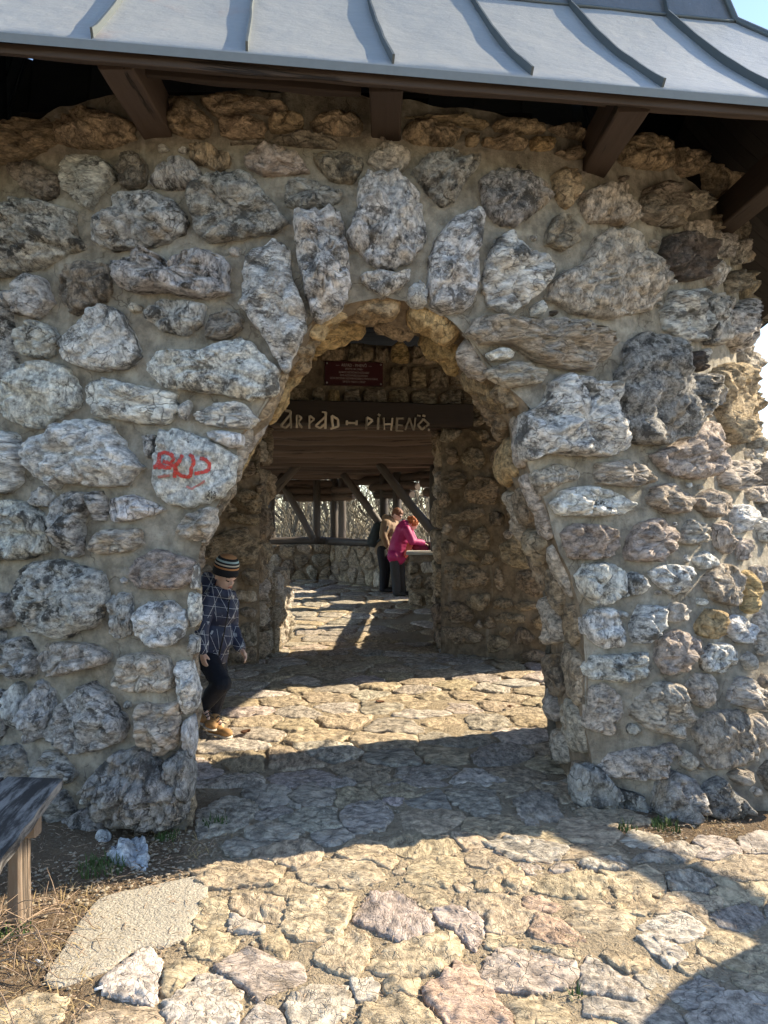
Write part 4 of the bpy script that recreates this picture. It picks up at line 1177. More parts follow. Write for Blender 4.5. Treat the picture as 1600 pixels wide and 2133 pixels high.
for k in range(NS):
    nmax = int(EAVE_R * T36 / SP) + 1
    for q in range(-nmax - 1, nmax + 1):
        a0, a1 = 0.03 + q * SP, 0.03 + (q + 1) * SP
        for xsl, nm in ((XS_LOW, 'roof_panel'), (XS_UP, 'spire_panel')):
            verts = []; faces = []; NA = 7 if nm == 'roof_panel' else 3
            rows = []
            dent = rr.uniform(-.004, .004); sd = rr.uniform(0, 50)
            for x in xsl:
                r, z = prof(x)
                lim = r * T36
                lo, hi = max(a0, -lim), min(a1, lim)
                if hi - lo < 0.004: break
                rows.append((x, r, z, lo, hi))
            if len(rows) < 2: continue
            if nm == 'roof_panel':
                r, z = prof(0); lim = r * T36; lo, hi = max(a0, -lim), min(a1, lim)
                for dz, dr in ((-0.046, -0.004), (-0.012, 0.004)):
                    for j in range(NA + 1): verts.append(face_pt(k, lo + (hi - lo) * j / NA, r + dr, z + dz))
            for (x, r, z, lo, hi) in rows:
                for j in range(NA + 1):
                    a = lo + (hi - lo) * j / NA
                    d = 0.007 * noise.noise(V((a * 3, x * 2.4, sd))) if nm == 'roof_panel' else 0.01 * noise.noise(V((a * 2, x, sd)))
                    verts.append(face_pt(k, a, r + d, z + d))
            nr = len(verts) // (NA + 1)
            for i in range(nr - 1):
                for j in range(NA):
                    b0 = i * (NA + 1) + j
                    faces.append((b0, b0 + 1, b0 + NA + 2, b0 + NA + 1))
            ctr = V(verts[len(verts) // 2])
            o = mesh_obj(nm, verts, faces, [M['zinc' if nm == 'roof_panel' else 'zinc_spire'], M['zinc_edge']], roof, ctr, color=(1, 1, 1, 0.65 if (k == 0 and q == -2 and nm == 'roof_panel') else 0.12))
            if nm == 'roof_panel':
                for f in o.data.polygons:
                    if f.index < NA: f.use_smooth = False; f.material_index = 1
        # standing seam at a0
        pts = []
        for x in XS_LOW + XS_UP[1:]:
            r, z = prof(x)
            if abs(a0) > r * T36: break
            pts.append((x, r, z))
        if len(pts) > 1:
            verts = []; faces = []
            for i, (x, r, z) in enumerate(pts):
                s = math.atan2(pts[min(i + 1, len(pts) - 1)][2] - pts[max(i - 1, 0)][2], pts[max(i - 1, 0)][1] - pts[min(i + 1, len(pts) - 1)][1])
                nr_, nz_ = math.sin(s), math.cos(s)
                hgt = 0.036 + 0.005 * noise.noise(V((x * 5, q, k)))
                wv_ = 0.006 * noise.noise(V((x * 6, q + 9, k)))
                for (da, hh_) in ((-0.005, -.01), (-0.005 + wv_, hgt), (0.005 + wv_, hgt), (0.005, -.01)):
                    verts.append(face_pt(k, a0 + da, r + nr_ * hh_, z + nz_ * hh_))
            for i in range(len(pts) - 1):
                for j in range(3): faces.append((i * 4 + j, (i + 1) * 4 + j, (i + 1) * 4 + j + 1, i * 4 + j + 1))
            faces.append((0, 1, 2, 3))
            mesh_obj('standing_seam', verts, faces, M['zinc_seam'], roof, V(verts[0]), smooth=False)
    # folded hip and the roll along the bend
    hv, hf = [], []
    hp = []
    for x in XS_LOW[::2] + XS_UP[1:]:
        r, z = prof(x)
        hp.append(face_pt(k, r * T36, r, z + 0.012))
    tube_into(hv, hf, hp, [0.022] * len(hp), 6)
    mesh_obj('hip_roll', hv, hf, M['zinc_seam'], roof, hp[0])
    r, z = prof(1.1)
    hv, hf = [], []
    bp = [face_pt(k, -r * T36 + 2 * r * T36 * i / 30, r + .006, z + .004 * noise.noise(V((i * .7, k, 0)))) for i in range(31)]
    tube_into(hv, hf, bp, [0.012] * 31, 6)
    mesh_obj('bend_roll', hv, hf, M['zinc_seam'], roof, bp[15])
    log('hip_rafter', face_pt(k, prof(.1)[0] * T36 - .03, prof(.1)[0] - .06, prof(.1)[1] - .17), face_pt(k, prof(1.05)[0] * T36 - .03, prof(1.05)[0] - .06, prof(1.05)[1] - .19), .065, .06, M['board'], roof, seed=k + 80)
    dv, df = [], []
    for x in (0.03, 0.4, 0.8, 1.1, 1.6, 2.4):
        r, z = prof(x)
        dv += [face_pt(k, -r * T36, r - .012, z - .012), face_pt(k, r * T36, r - .012, z - .012)]
    for i in range(5): df.append((2 * i, 2 * i + 2, 2 * i + 3, 2 * i + 1))
    mesh_obj('roof_deck', dv, df, M['board'], roof, dv[0], smooth=False)
    # boarding under the skirt
    nb = int(2 * EAVE_R * T36 / 0.2)
    for b in range(nb):
        a0 = -EAVE_R * T36 + b * 0.2; a1 = a0 + 0.194
        verts = []; faces = []
        for x in (0.05, 0.4, 0.8, 1.15, 1.6, 2.2):
            r, z = prof(x)
            lim = r * T36
            lo, hi = max(a0, -lim), min(a1, lim)
            if hi - lo < .004: break
            for a in (lo, hi):
                verts.append(face_pt(k, a, r - .045, z - .045))
            for a in (hi, lo):
                verts.append(face_pt(k, a, r - .022, z - .022))
        m = len(verts) // 4
        if m < 2: continue
        for i in range(m - 1):
            for j in range(4): faces.append((i * 4 + j, i * 4 + (j + 1) % 4, (i + 1) * 4 + (j + 1) % 4, (i + 1) * 4 + j))
        faces.append((3, 2, 1, 0))
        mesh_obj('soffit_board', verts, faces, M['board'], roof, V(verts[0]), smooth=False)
# joists carrying the eave out over the wall
for i, (xj, y1) in enumerate(((-1.14, 4.7), (0.01, 4.6), (1.17, 4.8), (2.28, 5.3), (-2.3, 4.9))):
    ye = CY - 4.18 + (xj - 0.01) * 0.142
    timber('joist', V((xj, ye, 3.555)), V((xj + 0.0, y1, 3.57)), 0.15, 0.20, M['beam'], gate, seed=i + 3, cut0=0.05, rag=0.006)
# fascia plank below the drip edge, and a second rough plank behind it
n0 = V((math.sin(F0), -math.cos(F0), 0)); t0 = V((math.cos(F0), math.sin(F0), 0))
def eave_at(a, back, z): return V((CX, CY, 0)) + n0 * (EAVE_R - back) + t0 * a + V((0, 0, z))
timber('fascia_plank', eave_at(-3.05, .05, 3.465), eave_at(3.05, .05, 3.465), 0.03, 0.055, M['beam'], gate, seed=40, bev=.004, rag=.010)
timber('eave_plank', eave_at(-1.05, .28, 3.60), eave_at(-.08, .28, 3.60), 0.04, 0.16, M['beam'], gate, seed=41, bev=.006, rag=.016)
timber('eave_plank', eave_at(.1, .22, 3.57), eave_at(1.1, .22, 3.57), 0.04, 0.07, M['beam'], gate, seed=43, bev=.006, rag=.012)
timber('eave_plank', eave_at(1.28, .22, 3.56), eave_at(3.0, .22, 3.56), 0.04, 0.06, M['beam'], gate, seed=44, bev=.006, rag=.012)
timber('eave_plank', eave_at(-3.0, .2, 3.56), eave_at(-1.22, .2, 3.56), 0.04, 0.07, M['beam'], gate, seed=45, bev=.006, rag=.012)

# boarded ceiling inside the roof
for i in range(40):
    y = 3.75 + i * 0.2
    half = math.sqrt(max(0.05, 3.55 ** 2 - (y + .1 - CY) ** 2))
    if half < .4: continue
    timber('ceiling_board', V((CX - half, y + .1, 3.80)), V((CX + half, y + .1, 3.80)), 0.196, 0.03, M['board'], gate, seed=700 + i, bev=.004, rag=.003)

# dark strip added above the wall top, standing in for the shaded void
vv, ff = [], []
for i in range(61):
    f = R(-80 + 143 * i / 60)
    for r_, z in ((RI + .06, 3.5), (RI + .06, 3.83), (RI + .02, 3.83), (RI + .02, 3.5)): vv.append(V((CX + r_ * math.sin(f), CY - r_ * math.cos(f), z)))
for i in range(60):
    for j in range(4): ff.append((i * 4 + j, i * 4 + (j + 1) % 4, (i + 1) * 4 + (j + 1) % 4, (i + 1) * 4 + j))
mesh_obj('dark_slot_fill', vv, ff, M['board'], gate, vv[120], smooth=False)

# ------------------------------------------------------------------ the log lookout behind: stone portal, parapets, log frame
look = empty('log_lookout', (-.3, 8.6, 0))
tag(look, 'open log lookout behind a stone portal, with log ceiling, parapets and diagonal braces', 'lookout')

def panel_map(p, d):
    """vertical plane: p a point on the floor, d its direction; u along d, v up, h out towards the left-hand normal's opposite (the viewer's side)"""
    d = V((d[0], d[1], 0)).normalized(); p = V((p[0], p[1], 0))
    n = V((d.y, -d.x, 0))
    if n.y > 0: n = -n
    return (lambda u, v, h: p + d * u + V((0, 0, v)) + n * h), p, d, n

def wall_block(name, corners, z0, z1, material, parent, step=0.09, top_noise=0.0, seed=0):
    """upright wall over a plan polygon, slightly uneven"""
    verts = []; faces = []
    m = len(corners)
    ring = []
    for i in range(m):
        a, b = V(corners[i]), V(corners[(i + 1) % m])
        n = max(1, int((b - a).length / step))
        ring += [a + (b - a) * k / n for k in range(n)]
    nz = max(1, int((z1 - z0) / step)); N_ = len(ring)
    c = sum(ring, V((0, 0))) / N_
    for j in range(nz + 1):
        for p in ring:
            top = z1 + top_noise * noise.noise(V((p.x * 3, p.y * 3, seed)))
            z = z0 + (top - z0) * j / nz
            q = V((p.x, p.y, z))
            dd = 0.018 * noise.noise(q * 3) + 0.008 * noise.noise(q * 9)
            o = (p - c); o = o.normalized() * dd if o.length > 1e-5 else o
            verts.append((p.x + o.x, p.y + o.y, z))
    for j in range(nz):
        for i in range(N_):
            k = (i + 1) % N_
            faces.append((j * N_ + i, j * N_ + k, (j + 1) * N_ + k, (j + 1) * N_ + i))
    faces.append(tuple(nz * N_ + i for i in range(N_)))
    o = mesh_obj(name, verts, faces, material, parent, (c.x, c.y, z0))
    bm = bmesh.new(); bm.from_mesh(o.data); bmesh.ops.recalc_face_normals(bm, faces=bm.faces); bm.to_mesh(o.data); bm.free()
    return o

# right splayed wall
RA, RB = V((0.66, 8.58)), V((1.99, 7.726))
rd = (RB - RA).normalized(); rn = V((-rd.y, rd.x))
if rn.y < 0: rn = -rn
RWALL_TOP = 3.5
rwall = wall_block('portal_wall', [RA, RB, RB + rn * .6, RA + rn * .6 - rd * .12], -.15, RWALL_TOP, M['mortar_in'], look, top_noise=.06, seed=1)
LA, LB = V((-2.75, 7.25)), V((-1.33, 7.95))
ld = (LB - LA).normalized(); ln = V((-ld.y, ld.x))
lwall = wall_block('portal_wall', [LA, LB, LB + ln * .62, LA + ln * .6], -.15, RWALL_TOP, M['mortar_in'], look, top_noise=.06, seed=2)
# wall over the lintel
TA, TB = V((-1.62, 8.00)), V((1.05, 8.42))
td = (TB - TA).normalized(); tn = V((-td.y, td.x))
twall = wall_block('portal_head', [TA, TB, TB + tn * .5, TA + tn * .5], 2.79, 3.47, M['mortar_in'], look, top_noise=.05, seed=3)

smr, p_, d_, nr_ = panel_map(RA, rd)
def uv_on(px, py, p, d, n):
    q = on_plane(px, py, V((p.x, p.y, 0)), n)
    w = q - V((p.x, p.y, 0))
    return (w.x * d.x + w.y * d.y, q.z)
RWS = [[(0,60),(70,20),(115,70),(105,150),(20,165),(0,140)],[(130,100),(180,40),(280,70),(285,120),(240,150),(160,150)],[(300,140),(380,130),(390,190),(330,210),(305,190)],[(270,260),(320,225),(385,235),(390,290),(330,320),(275,300)],[(95,330),(170,330),(230,345),(190,400),(120,440),(60,420)],[(310,350),(400,340),(430,390),(390,430),(330,400)],[(370,440),(440,405),(490,430),(460,470),(390,465)],[(120,480),(170,465),(200,520),(200,570),(140,600),(110,550)],
[(225,540),(260,480),(310,460),(380,500),(410,570),(370,630),(300,640),(240,590)],[(440,540),(480,480),(535,480),(555,560),(500,600),(445,590)],[(490,660),(540,590),(620,600),(700,680),(650,720),(560,750),(500,720)],[(80,720),(110,650),(190,635),(250,670),(265,710),(220,770),(130,780)],[(245,830),(280,720),(360,675),(460,700),(500,760),(470,890),(380,890),(290,880)],[(520,850),(570,780),(630,755),(640,870),(570,900),(520,890)],[(645,800),(680,730),(740,735),(780,810),(740,860),(660,870)],[(45,800),(120,800),(150,870),(100,920),(60,890)],
[(80,990),(180,950),(360,905),(400,960),(330,1000),(200,1020),(100,1020)],[(430,960),(480,935),(540,970),(530,1050),(450,1050),(430,1010)],[(565,970),(610,915),(680,940),(695,1010),(650,1035),(590,1010)],[(690,960),(740,890),(850,910),(930,1000),(900,1090),(830,1120),(730,1080),(705,1030)],[(90,1050),(130,1025),(155,1070),(110,1120),(85,1100)],[(195,1110),(220,1050),(280,1055),(285,1110),(230,1155)],[(285,1190),(320,1090),(390,1040),(430,1130),(420,1220),(350,1235)],[(540,1100),(580,1070),(620,1110),(590,1150),(545,1140)],
[(500,1200),(560,1160),(650,1080),(760,1110),(800,1200),(790,1370),(620,1360),(530,1310)],[(70,1180),(120,1145),(190,1190),(170,1260),(110,1270)],[(200,1240),(260,1215),(340,1260),(350,1310),(290,1310)],[(380,1290),(430,1240),(480,1290),(450,1340),(385,1340)],[(90,1380),(110,1320),(220,1330),(310,1330),(400,1390),(435,1440),(400,1490),(300,1500),(190,1530),(120,1480)],[(475,1400),(490,1345),(520,1390),(545,1500),(510,1535),(478,1500)],[(620,1430),(650,1380),(780,1380),(880,1460),(850,1530),(770,1575),(680,1540),(630,1490)],
[(250,1600),(290,1560),(430,1550),(425,1640),(370,1680),(290,1650)],[(450,1620),(500,1585),(590,1595),(610,1640),(560,1665),(470,1660)],[(620,1630),(690,1600),(790,1630),(780,1665),(680,1680),(630,1665)],[(90,1640),(150,1600),(240,1620),(325,1700),(290,1760),(180,1775),(110,1720)],[(470,1720),(540,1685),(690,1715),(685,1765),(560,1770),(480,1750)],[(750,1740),(820,1705),(930,1750),(930,1820),(850,1850),(770,1800)],[(330,1780),(370,1735),(385,1800),(345,1810)],[(400,1720),(440,1710),(480,1790),(430,1815),(400,1790)],[(510,1820),(560,1785),(595,1830),(550,1860),(510,1850)],
[(595,1880),(650,1790),(720,1820),(765,1880),(710,1930),(620,1920)],[(70,1790),(160,1800),(260,1790),(375,1860),(370,1910),(180,1920),(110,1860)],[(415,1850),(500,1860),(590,1910),(560,1960),(430,1990)],[(800,1880),(850,1860),(855,1930),(810,1920)],[(660,1990),(760,1960),(870,2000),(860,2050),(750,2045),(670,2020)]]
rr = random.Random(41)
rpolys = []
for i, pl in enumerate(RWS):
    uv = [uv_on(900 + a * .28143, 800 + b * .28143, p_, d_, nr_) for a, b in pl]
    rpolys.append(uv)
    rock('stone', uv, smr, rr.uniform(.06, .10), M['inner'], rwall, tone(rr.choice('iiijto'), rr), 3000 + i, cell=0.02, rough=.8, facet=.8, boxy=.5)
umax = max(p[0] for pl in rpolys for p in pl)
pts = poisson(.1, (RB - RA).length - .08, .12, 3.42, .30, rr, 1600, ok=lambda p: p[0] > umax + .1 or p[1] > 2.95)
for i, pl in enumerate(voronoi(pts, (.0, (RB - RA).length, .05, 3.5), .03, rr)):
    A, cx, cy = poly_area_c(pl)
    if .008 < abs(A) < .2 and all(free(q, .0, rpolys) for q in pl):
        rock('stone', roughen(pl, rr), smr, rr.uniform(.05, .09), M['inner'], rwall, tone(rr.choice('iijto'), rr), 3100 + i, cell=0.03, rough=.8, facet=.8)
# left splayed wall
sml, pL, dL, nL = panel_map(LA, ld)
LWS = [[(450,370),(480,300),(530,330),(540,420),(490,440)],[(370,520),(400,470),(470,460),(490,560),(400,600)],[(490,470),(530,450),(540,550),(495,570)],[(320,740),(370,680),(480,690),(550,770),(540,870),(470,880),(400,820)],[(185,790),(260,770),(340,810),(350,860),(250,870)],[(500,650),(560,640),(560,690),(520,720)],[(270,910),(350,870),(540,910),(520,970),(400,960),(300,940)],
[(70,1230),(130,1090),(250,1020),(420,980),(460,1040),(440,1060),(540,1070),(545,1130),(500,1270),(400,1280),(300,1240)],[(390,1350),(430,1310),(520,1320),(520,1450),(420,1440)],[(320,1530),(370,1480),(500,1490),(510,1570),(400,1580)],[(370,1640),(430,1610),(510,1640),(490,1700),(400,1690)],[(360,1790),(420,1740),(500,1730),(510,1910),(430,1930)],[(250,1950),(420,1930),(520,1940),(500,2040),(330,2060)],[(60,1340),(180,1310),(300,1330),(330,1400),(250,1470),(100,1450)],[(380,200),(520,190),(530,270),(440,280)],[(200,1620),(320,1600),(340,1760),(220,1760)],[(60,1560),(180,1560),(190,1700),(80,1720)]]
for i, pl in enumerate(LWS):
    uv = [uv_on(400 + a * .26253, 840 + b * .26253, pL, dL, nL) for a, b in pl]
    rock('stone', uv, sml, rr.uniform(.07, .11), M['inner'], lwall, tone(rr.choice('iittk'), rr), 3300 + i, cell=0.02, rough=.8, facet=.8)
LL = (LB - LA).length
pts = poisson(.08, LL - .55, .12, 3.4, .32, rr, 900)
for i, pl in enumerate(voronoi(pts, (.0, LL - .5, .05, 3.45), .03, rr)):
    A, cx, cy = poly_area_c(pl)
    if abs(A) > .008: rock('stone', roughen(pl, rr), sml, rr.uniform(.05, .09), M['inner'], lwall, tone(rr.choice('iijto'), rr), 3400 + i, cell=0.03, rough=.8, facet=.8)
# jamb faces of the portal (edge-on to the door axis)
for (q, dd, nn, wall, sd) in ((V((0.66, 8.58)), V((-.0, 1)), V((-1, 0)), rwall, 3500), (V((-1.33, 7.95)), V((.0, 1)), V((1, 0)), lwall, 3550)):
    mp = (lambda u, v, h, q=q, dd=dd, nn=nn: V((q.x + dd.x * u + nn.x * h, q.y + dd.y * u + nn.y * h, v)))
    pts = poisson(.05, .55, .1, 2.55, .26, rr, 500)
    for i, pl in enumerate(voronoi(pts, (.0, .6, .04, 2.6), .025, rr)):
        if abs(poly_area_c(pl)[0]) > .006: rock('stone', roughen(pl, rr), mp, rr.uniform(.04, .08), M['inner'], wall, tone(rr.choice('iijt'), rr), sd + i, cell=0.03, rough=.8, facet=.8)
# head wall with the plaque bedded in it
smt, pT, dT, nT = panel_map(TA, td)
PLQ = [uv_on(a, b, pT, dT, nT) for a, b in ((676, 752), (796, 757), (796, 808), (676, 803))]
pu0, pu1 = min(p[0] for p in PLQ), max(p[0] for p in PLQ)
pv0, pv1 = min(p[1] for p in PLQ) + .01, max(p[1] for p in PLQ) - .01
rows = [(2.80, 2.985), (2.995, 3.25), (3.26, 3.48)]
k = 0
for ri, (z0, z1) in enumerate(rows):
    u = 0.0
    while u < 2.66:
        w = rr.uniform(.17, .34)
        a0, a1 = u + .012, min(u + w, 2.68) - .012
        if not (a1 > pu0 - .015 and a0 < pu1 + .015 and z1 > pv0 + .005 and z0 < pv1 - .01) and a1 - a0 > .08:
            m = (a0 + a1) / 2; j = lambda: rr.uniform(-.014, .014)
            pl = [(a0 + j(), z0 + .02 + j()), (m + j(), z0 + .008), (a1 + j(), z0 + .02 + j()), (a1 + j(), (z0 + z1) / 2), (a1 - .02, z1 - .02 + j()), (m, z1 - .006 + j() * (1 if ri < 2 else 4)), (a0 + .02, z1 - .02 + j()), (a0 + j(), (z0 + z1) / 2)]
            rock('stone', pl, smt, rr.uniform(.05, .085), M['inner'], twall, tone(rr.choice('oOiio'), rr), 3600 + k, cell=0.02, rough=.8, facet=.8); k += 1
        u += w

# plaque: dark red sheet with four screws and raised lettering
def text_mesh(name, s, size, origin, d, n, material, parent, width=None, off=0.0015):
    cu = bpy.data.curves.new(name, 'FONT')
    cu.body = s; cu.size = size; cu.align_x = 'CENTER'; cu.align_y = 'CENTER'
    tmp = bpy.data.objects.new('tmp', cu); COL.objects.link(tmp)
    dg = bpy.context.evaluated_depsgraph_get()
    me = bpy.data.meshes.new_from_object(tmp.evaluated_get(dg))
    bpy.data.objects.remove(tmp)
    xsz = max(v.co.x for v in me.vertices) - min(v.co.x for v in me.vertices)
    sx = (width / xsz) if width else 1
    vs_ = [origin + d * (v.co.x * sx) + V((0, 0, v.co.y)) + n * off for v in me.vertices]
    fs_ = [tuple(p.vertices) for p in me.polygons]
    bpy.data.meshes.remove(me)
    return mesh_obj(name, vs_, fs_, material, parent, origin, smooth=False)
M['plaque'] = plain('plaque_enamel', (0.060, 0.014, 0.018), rough=0.35, var=.15, scale=9)
M['plaque_text'] = plain('plaque_lettering', (0.45, 0.40, 0.38), rough=0.5)
M['steel'] = plain('screw_steel', (0.45, 0.44, 0.44), rough=0.4, metal=.7)
pc = smt((pu0 + pu1) / 2, (pv0 + pv1) / 2, .055)
plaque = empty('plaque', pc)
tag(plaque, 'dark red inscribed plaque with pale lettering on the wall above the beam', 'plaque')
pw, ph = (pu1 - pu0) / 2, (pv1 - pv0) / 2
tilt = V((0, 0, 0))
def pq(a, b, h): return pc + V((dT.x, dT.y, 0)) * a + V((0, 0, b)) + nT * h
bv_ = [pq(sx * pw, sy * ph, h) for h in (-.05, .0) for sx, sy in ((-1, -1), (1, -1), (1, 1), (-1, 1))]
mesh_obj('plaque_sheet', bv_, [(4, 5, 6, 7), (0, 1, 5, 4), (1, 2, 6, 5), (2, 3, 7, 6), (3, 0, 4, 7), (3, 2, 1, 0)], M['plaque'], plaque, pc, smooth=False)
d3 = V((dT.x, dT.y, 0))
for s, y, sz, w in (('—  ÁRPÁD - PIHENŐ  —', .68, .046, 1.24), ('ÉPÍTETTE 1931. ÉVBEN', .36, .030, .60), ('BUDAPEST SZÉKESFŐVÁROS KÖZÖNSÉGE', .08, .030, 1.04), ('EGYIK ÁLDOZATKÉSZ POLGÁRÁNAK', -.18, .030, .96), ('GLÜCK FRIGYESNEK KEZDEMÉNYEZÉSÉRE ÉS TÁMOGATÁSÁVAL', -.44, .030, 1.66), ('TERVEZTE: FRIEDRICH LÓRÁNT', -.72, .030, .80)):
    text_mesh('inscription', s, sz, pq(0, y * ph, 0), d3, nT, M['plaque_text'], plaque, width=w * pw)
for sx in (-1, 1):
    for sy in (-1, 1):
        c0 = pq(sx * (pw - .022), sy * (ph - .022), .001); vv = []; ff = []
        for j in range(10):
            a = math.tau * j / 10
            vv.append(c0 + d3 * .011 * math.cos(a) + V((0, 0, .011 * math.sin(a))))
        for j in range(10):
            a = math.tau * j / 10
            vv.append(c0 + nT * .005 + d3 * .008 * math.cos(a) + V((0, 0, .008 * math.sin(a))))
        ff = [(j, (j + 1) % 10, 10 + (j + 1) % 10, 10 + j) for j in range(10)] + [tuple(range(10, 20))]
        mesh_obj('screw', vv, ff, M['steel'], plaque, c0)

# lintel beam with letters of peeled sticks
b0 = smt(-.02, 2.685, .10); b1 = smt(2.60, 2.685, .10)
lint = timber('lintel_beam', b0, b1, 0.26, 0.245, M['beam'], look, seed=60, bev=.012, rag=.012)
def lz(x, y): return (530 + x * .28125, 660 + y * .28125)
BEAM_N = nT; BEAM_P = smt(0, 0, .10 + .137)
def on_beam(x, y):
    a, b = lz(x, y)
    return on_plane(a, b, BEAM_P, BEAM_N)
LETTERS = [
 [[(195,808),(262,728)],[(267,728),(271,826)],[(195,808),(232,824)],[(232,824),(268,786)],[(228,693),(270,699)],[(268,699),(266,728)]],
 [[(318,728),(314,824)],[(318,728),(352,748)],[(352,748),(318,780)],[(322,780),(356,822)]],
 [[(408,733),(406,828)],[(408,733),(444,758)],[(444,758),(410,786)]],
 [[(452,808),(526,738)],[(528,708),(524,830)],[(452,808),(486,824)],[(486,824),(526,790)],[(500,704),(532,710)]],
 [[(572,733),(582,826)],[(572,733),(618,758)],[(618,758),(622,812)],[(622,812),(562,830)]],
 [[(685,768),(684,802)],[(685,785),(756,786)],[(757,768),(756,803)]],
 [[(832,744),(829,834)],[(832,744),(876,768)],[(876,768),(834,802)]],
 [[(918,746),(914,836)],[(914,720),(932,732)]],
 [[(956,748),(961,836)],[(1022,750),(1012,842)],[(959,796),(1016,796)]],
 [[(1058,752),(1050,844)],[(1050,844),(1102,846)],[(1056,802),(1098,806)],[(1050,753),(1108,752)]],
 [[(1116,838),(1146,750)],[(1146,750),(1178,838)],[(1192,748),(1180,842)]],
 [[(1252,756),(1292,796)],[(1292,796),(1240,836)],[(1240,836),(1210,802)],[(1210,802),(1252,756)],[(1204,730),(1230,734)],[(1244,730),(1266,735)]],
 [[(1286,836),(1298,838)]]]
for li, strokes in enumerate(LETTERS):
    vv = []; ff = []
    c0 = on_beam(*strokes[0][0])
    for s0, s1 in strokes:
        a, b = on_beam(*s0), on_beam(*s1)
        L = (b - a).length; dr = (b - a).normalized() if L > 1e-5 else d3
        side = dr.cross(BEAM_N).normalized()
        w = .0115 * random.Random(li * 7 + int(s0[0])).uniform(.85, 1.2)
        n = max(2, int(L / .03)); base = len(vv)
        for i in range(n + 1):
            p = a + dr * (L * i / n)
            j = noise.noise(p * 30) * .003
            for (s, h) in ((-w, -.002), (-w * .6, .012), (w * .6, .012), (w, -.002)):
                vv.append(p + side * (s * (1 + noise.noise(p * 55) * .3) + j) + BEAM_N * (h + .003))
        for i in range(n):
            for q in range(3): ff.append((base + i * 4 + q, base + i * 4 + q + 1, base + (i + 1) * 4 + q + 1, base + (i + 1) * 4 + q))
        ff.append((base + 3, base + 2, base + 1, base)); e = base + n * 4; ff.append((e, e + 1, e + 2, e + 3))
    me_o = mesh_obj('letter', vv, ff, M['stick'], None, c0, smooth=False)
    mwi = lint.matrix_basis.copy()
    me_o.parent = lint
    Lw = Matrix.Translation(wloc(look)) @ lint.matrix_basis
    me_o.matrix_parent_inverse = Lw.inverted()
    me_o.location = c0

# log ceiling over the lookout, falling gently away
def ceil_z(y): return 2.906 - 0.036 * y
y = 8.62; i = 0
while y < 15.9:
    r = rng.uniform(.17, .205)
    xr = 1.5 if y < 12.2 else 1.5 - (y - 12.2) * .47
    log('ceiling_log', V((-3.3, y, ceil_z(y) + r)), V((xr + .25, y + .14, ceil_z(y) + r + (i % 2) * .05 + rng.uniform(-.012, .012))), r, r * .93, M['log'], look, seed=200 + i, sides=12, wob=.10)
    y += r * 2.0; i += 1
# roof skin above the logs
def slab_roof(name, pts, th, material, parent):
    vv = [V(p) for p in pts] + [V(p) + V((0, 0, th)) for p in pts]; m = len(pts)
    ff = [tuple(reversed(range(m))), tuple(range(m, 2 * m))] + [(i, (i + 1) % m, m + (i + 1) % m, m + i) for i in range(m)]
    return mesh_obj(name, vv, ff, material, parent, vv[0], smooth=False)
slab_roof('lookout_roof', [(-3.7, 8.5, 2.95), (1.95, 8.5, 2.95), (1.95, 12.4, 2.80), (.0, 16.5, 2.60), (-3.7, 16.5, 2.60)], .06, M['zinc'], look)

# plan of the lookout's parapet
PD, PE, PF, PG, PC = V((-1.13, 15.9)), V((0.95, 13.15)), V((1.18, 12.45)), V((1.22, 9.0)), V((-3.3, 15.6))
def parapet(a, b, h0, h1, th, seed, tones, cell=.035):
    d = (b - a).normalized(); n = V((d.y, -d.x))
    c = V((-.8, 12))
    if (c - a).dot(n) < 0: n = -n                     # n towards the inside
    wb = wall_block('parapet', [a, b, b - n * th, a - n * th], h0 - .3, h1, M['mortar_in'], look, top_noise=.02, seed=seed)
    L = (b - a).length
    mp = lambda u, v, h: V((a.x + d.x * u + n.x * h, a.y + d.y * u + n.y * h, v))
    r = random.Random(seed)
    pts = poisson(.05, L - .05, h0 + .05, h1 - .04, .26, r, 900)
    for i, pl in enumerate(voronoi(pts, (.0, L, h0, h1), .02, r)):
        if abs(poly_area_c(pl)[0]) > .004: rock('stone', roughen(pl, r), mp, r.uniform(.04, .085), M['inner'], wb, tone(r.choice(tones), r), seed * 100 + i, cell=cell, rough=.8, facet=.8)
    return wb
parapet(PC, PD, .23, 1.0, .4, 51, 'iijk')
parapet(PD, PE, .15, 1.0, .4, 52, 'iitj')
parapet(PF, PG, .05, 1.0, .35, 53, 'iitj', .05)
parapet(V((-1.24, 9.45)), V((-1.24, 8.45)), .0, .93, .55, 54, 'kkit', .022)
# end face of the short left parapet, looking at the door
pier = wall_block('pier', [V((.40, 12.2)), V((.86, 12.2)), V((.92, 12.75)), V((.45, 12.75))], -.1, .96, M['mortar_in'], look, top_noise=.01, seed=9)
mpp = lambda u, v, h: V((.40 + u, 12.2 - h, v))
r_ = random.Random(3)
for i, pl in enumerate(voronoi(poisson(.04, .42, .15, .82, .2, r_, 300), (0, .46, .08, .84), .02, r_)):
    rock('stone', roughen(pl, r_), mpp, r_.uniform(.03, .06), M['inner'], pier, tone(r_.choice('iijt'), r_), 5700 + i, cell=.035, rough=.8)
slab_roof('capstone', [(.36, 12.14, .955), (.90, 12.14, .955), (.96, 12.8, .955), (.40, 12.8, .955)], .045, M['concrete'], look)
mpe = lambda u, v, h: V((-1.79 + u, 8.47 - h, v))
# rail logs
log('rail_log', V((-3.35, 15.72, 1.07)), V((-1.02, 16.05, 1.07)), .085, .08, M['post'], look, seed=301)
log('rail_log', V((-1.2, 15.95, 1.06)), V((1.0, 13.2, 1.06)), .085, .075, M['post'], look, seed=302)
log('rail_log', V((1.05, 12.5, 1.06)), V((1.08, 9.05, 1.06)), .08, .08, M['post'], look, seed=303)
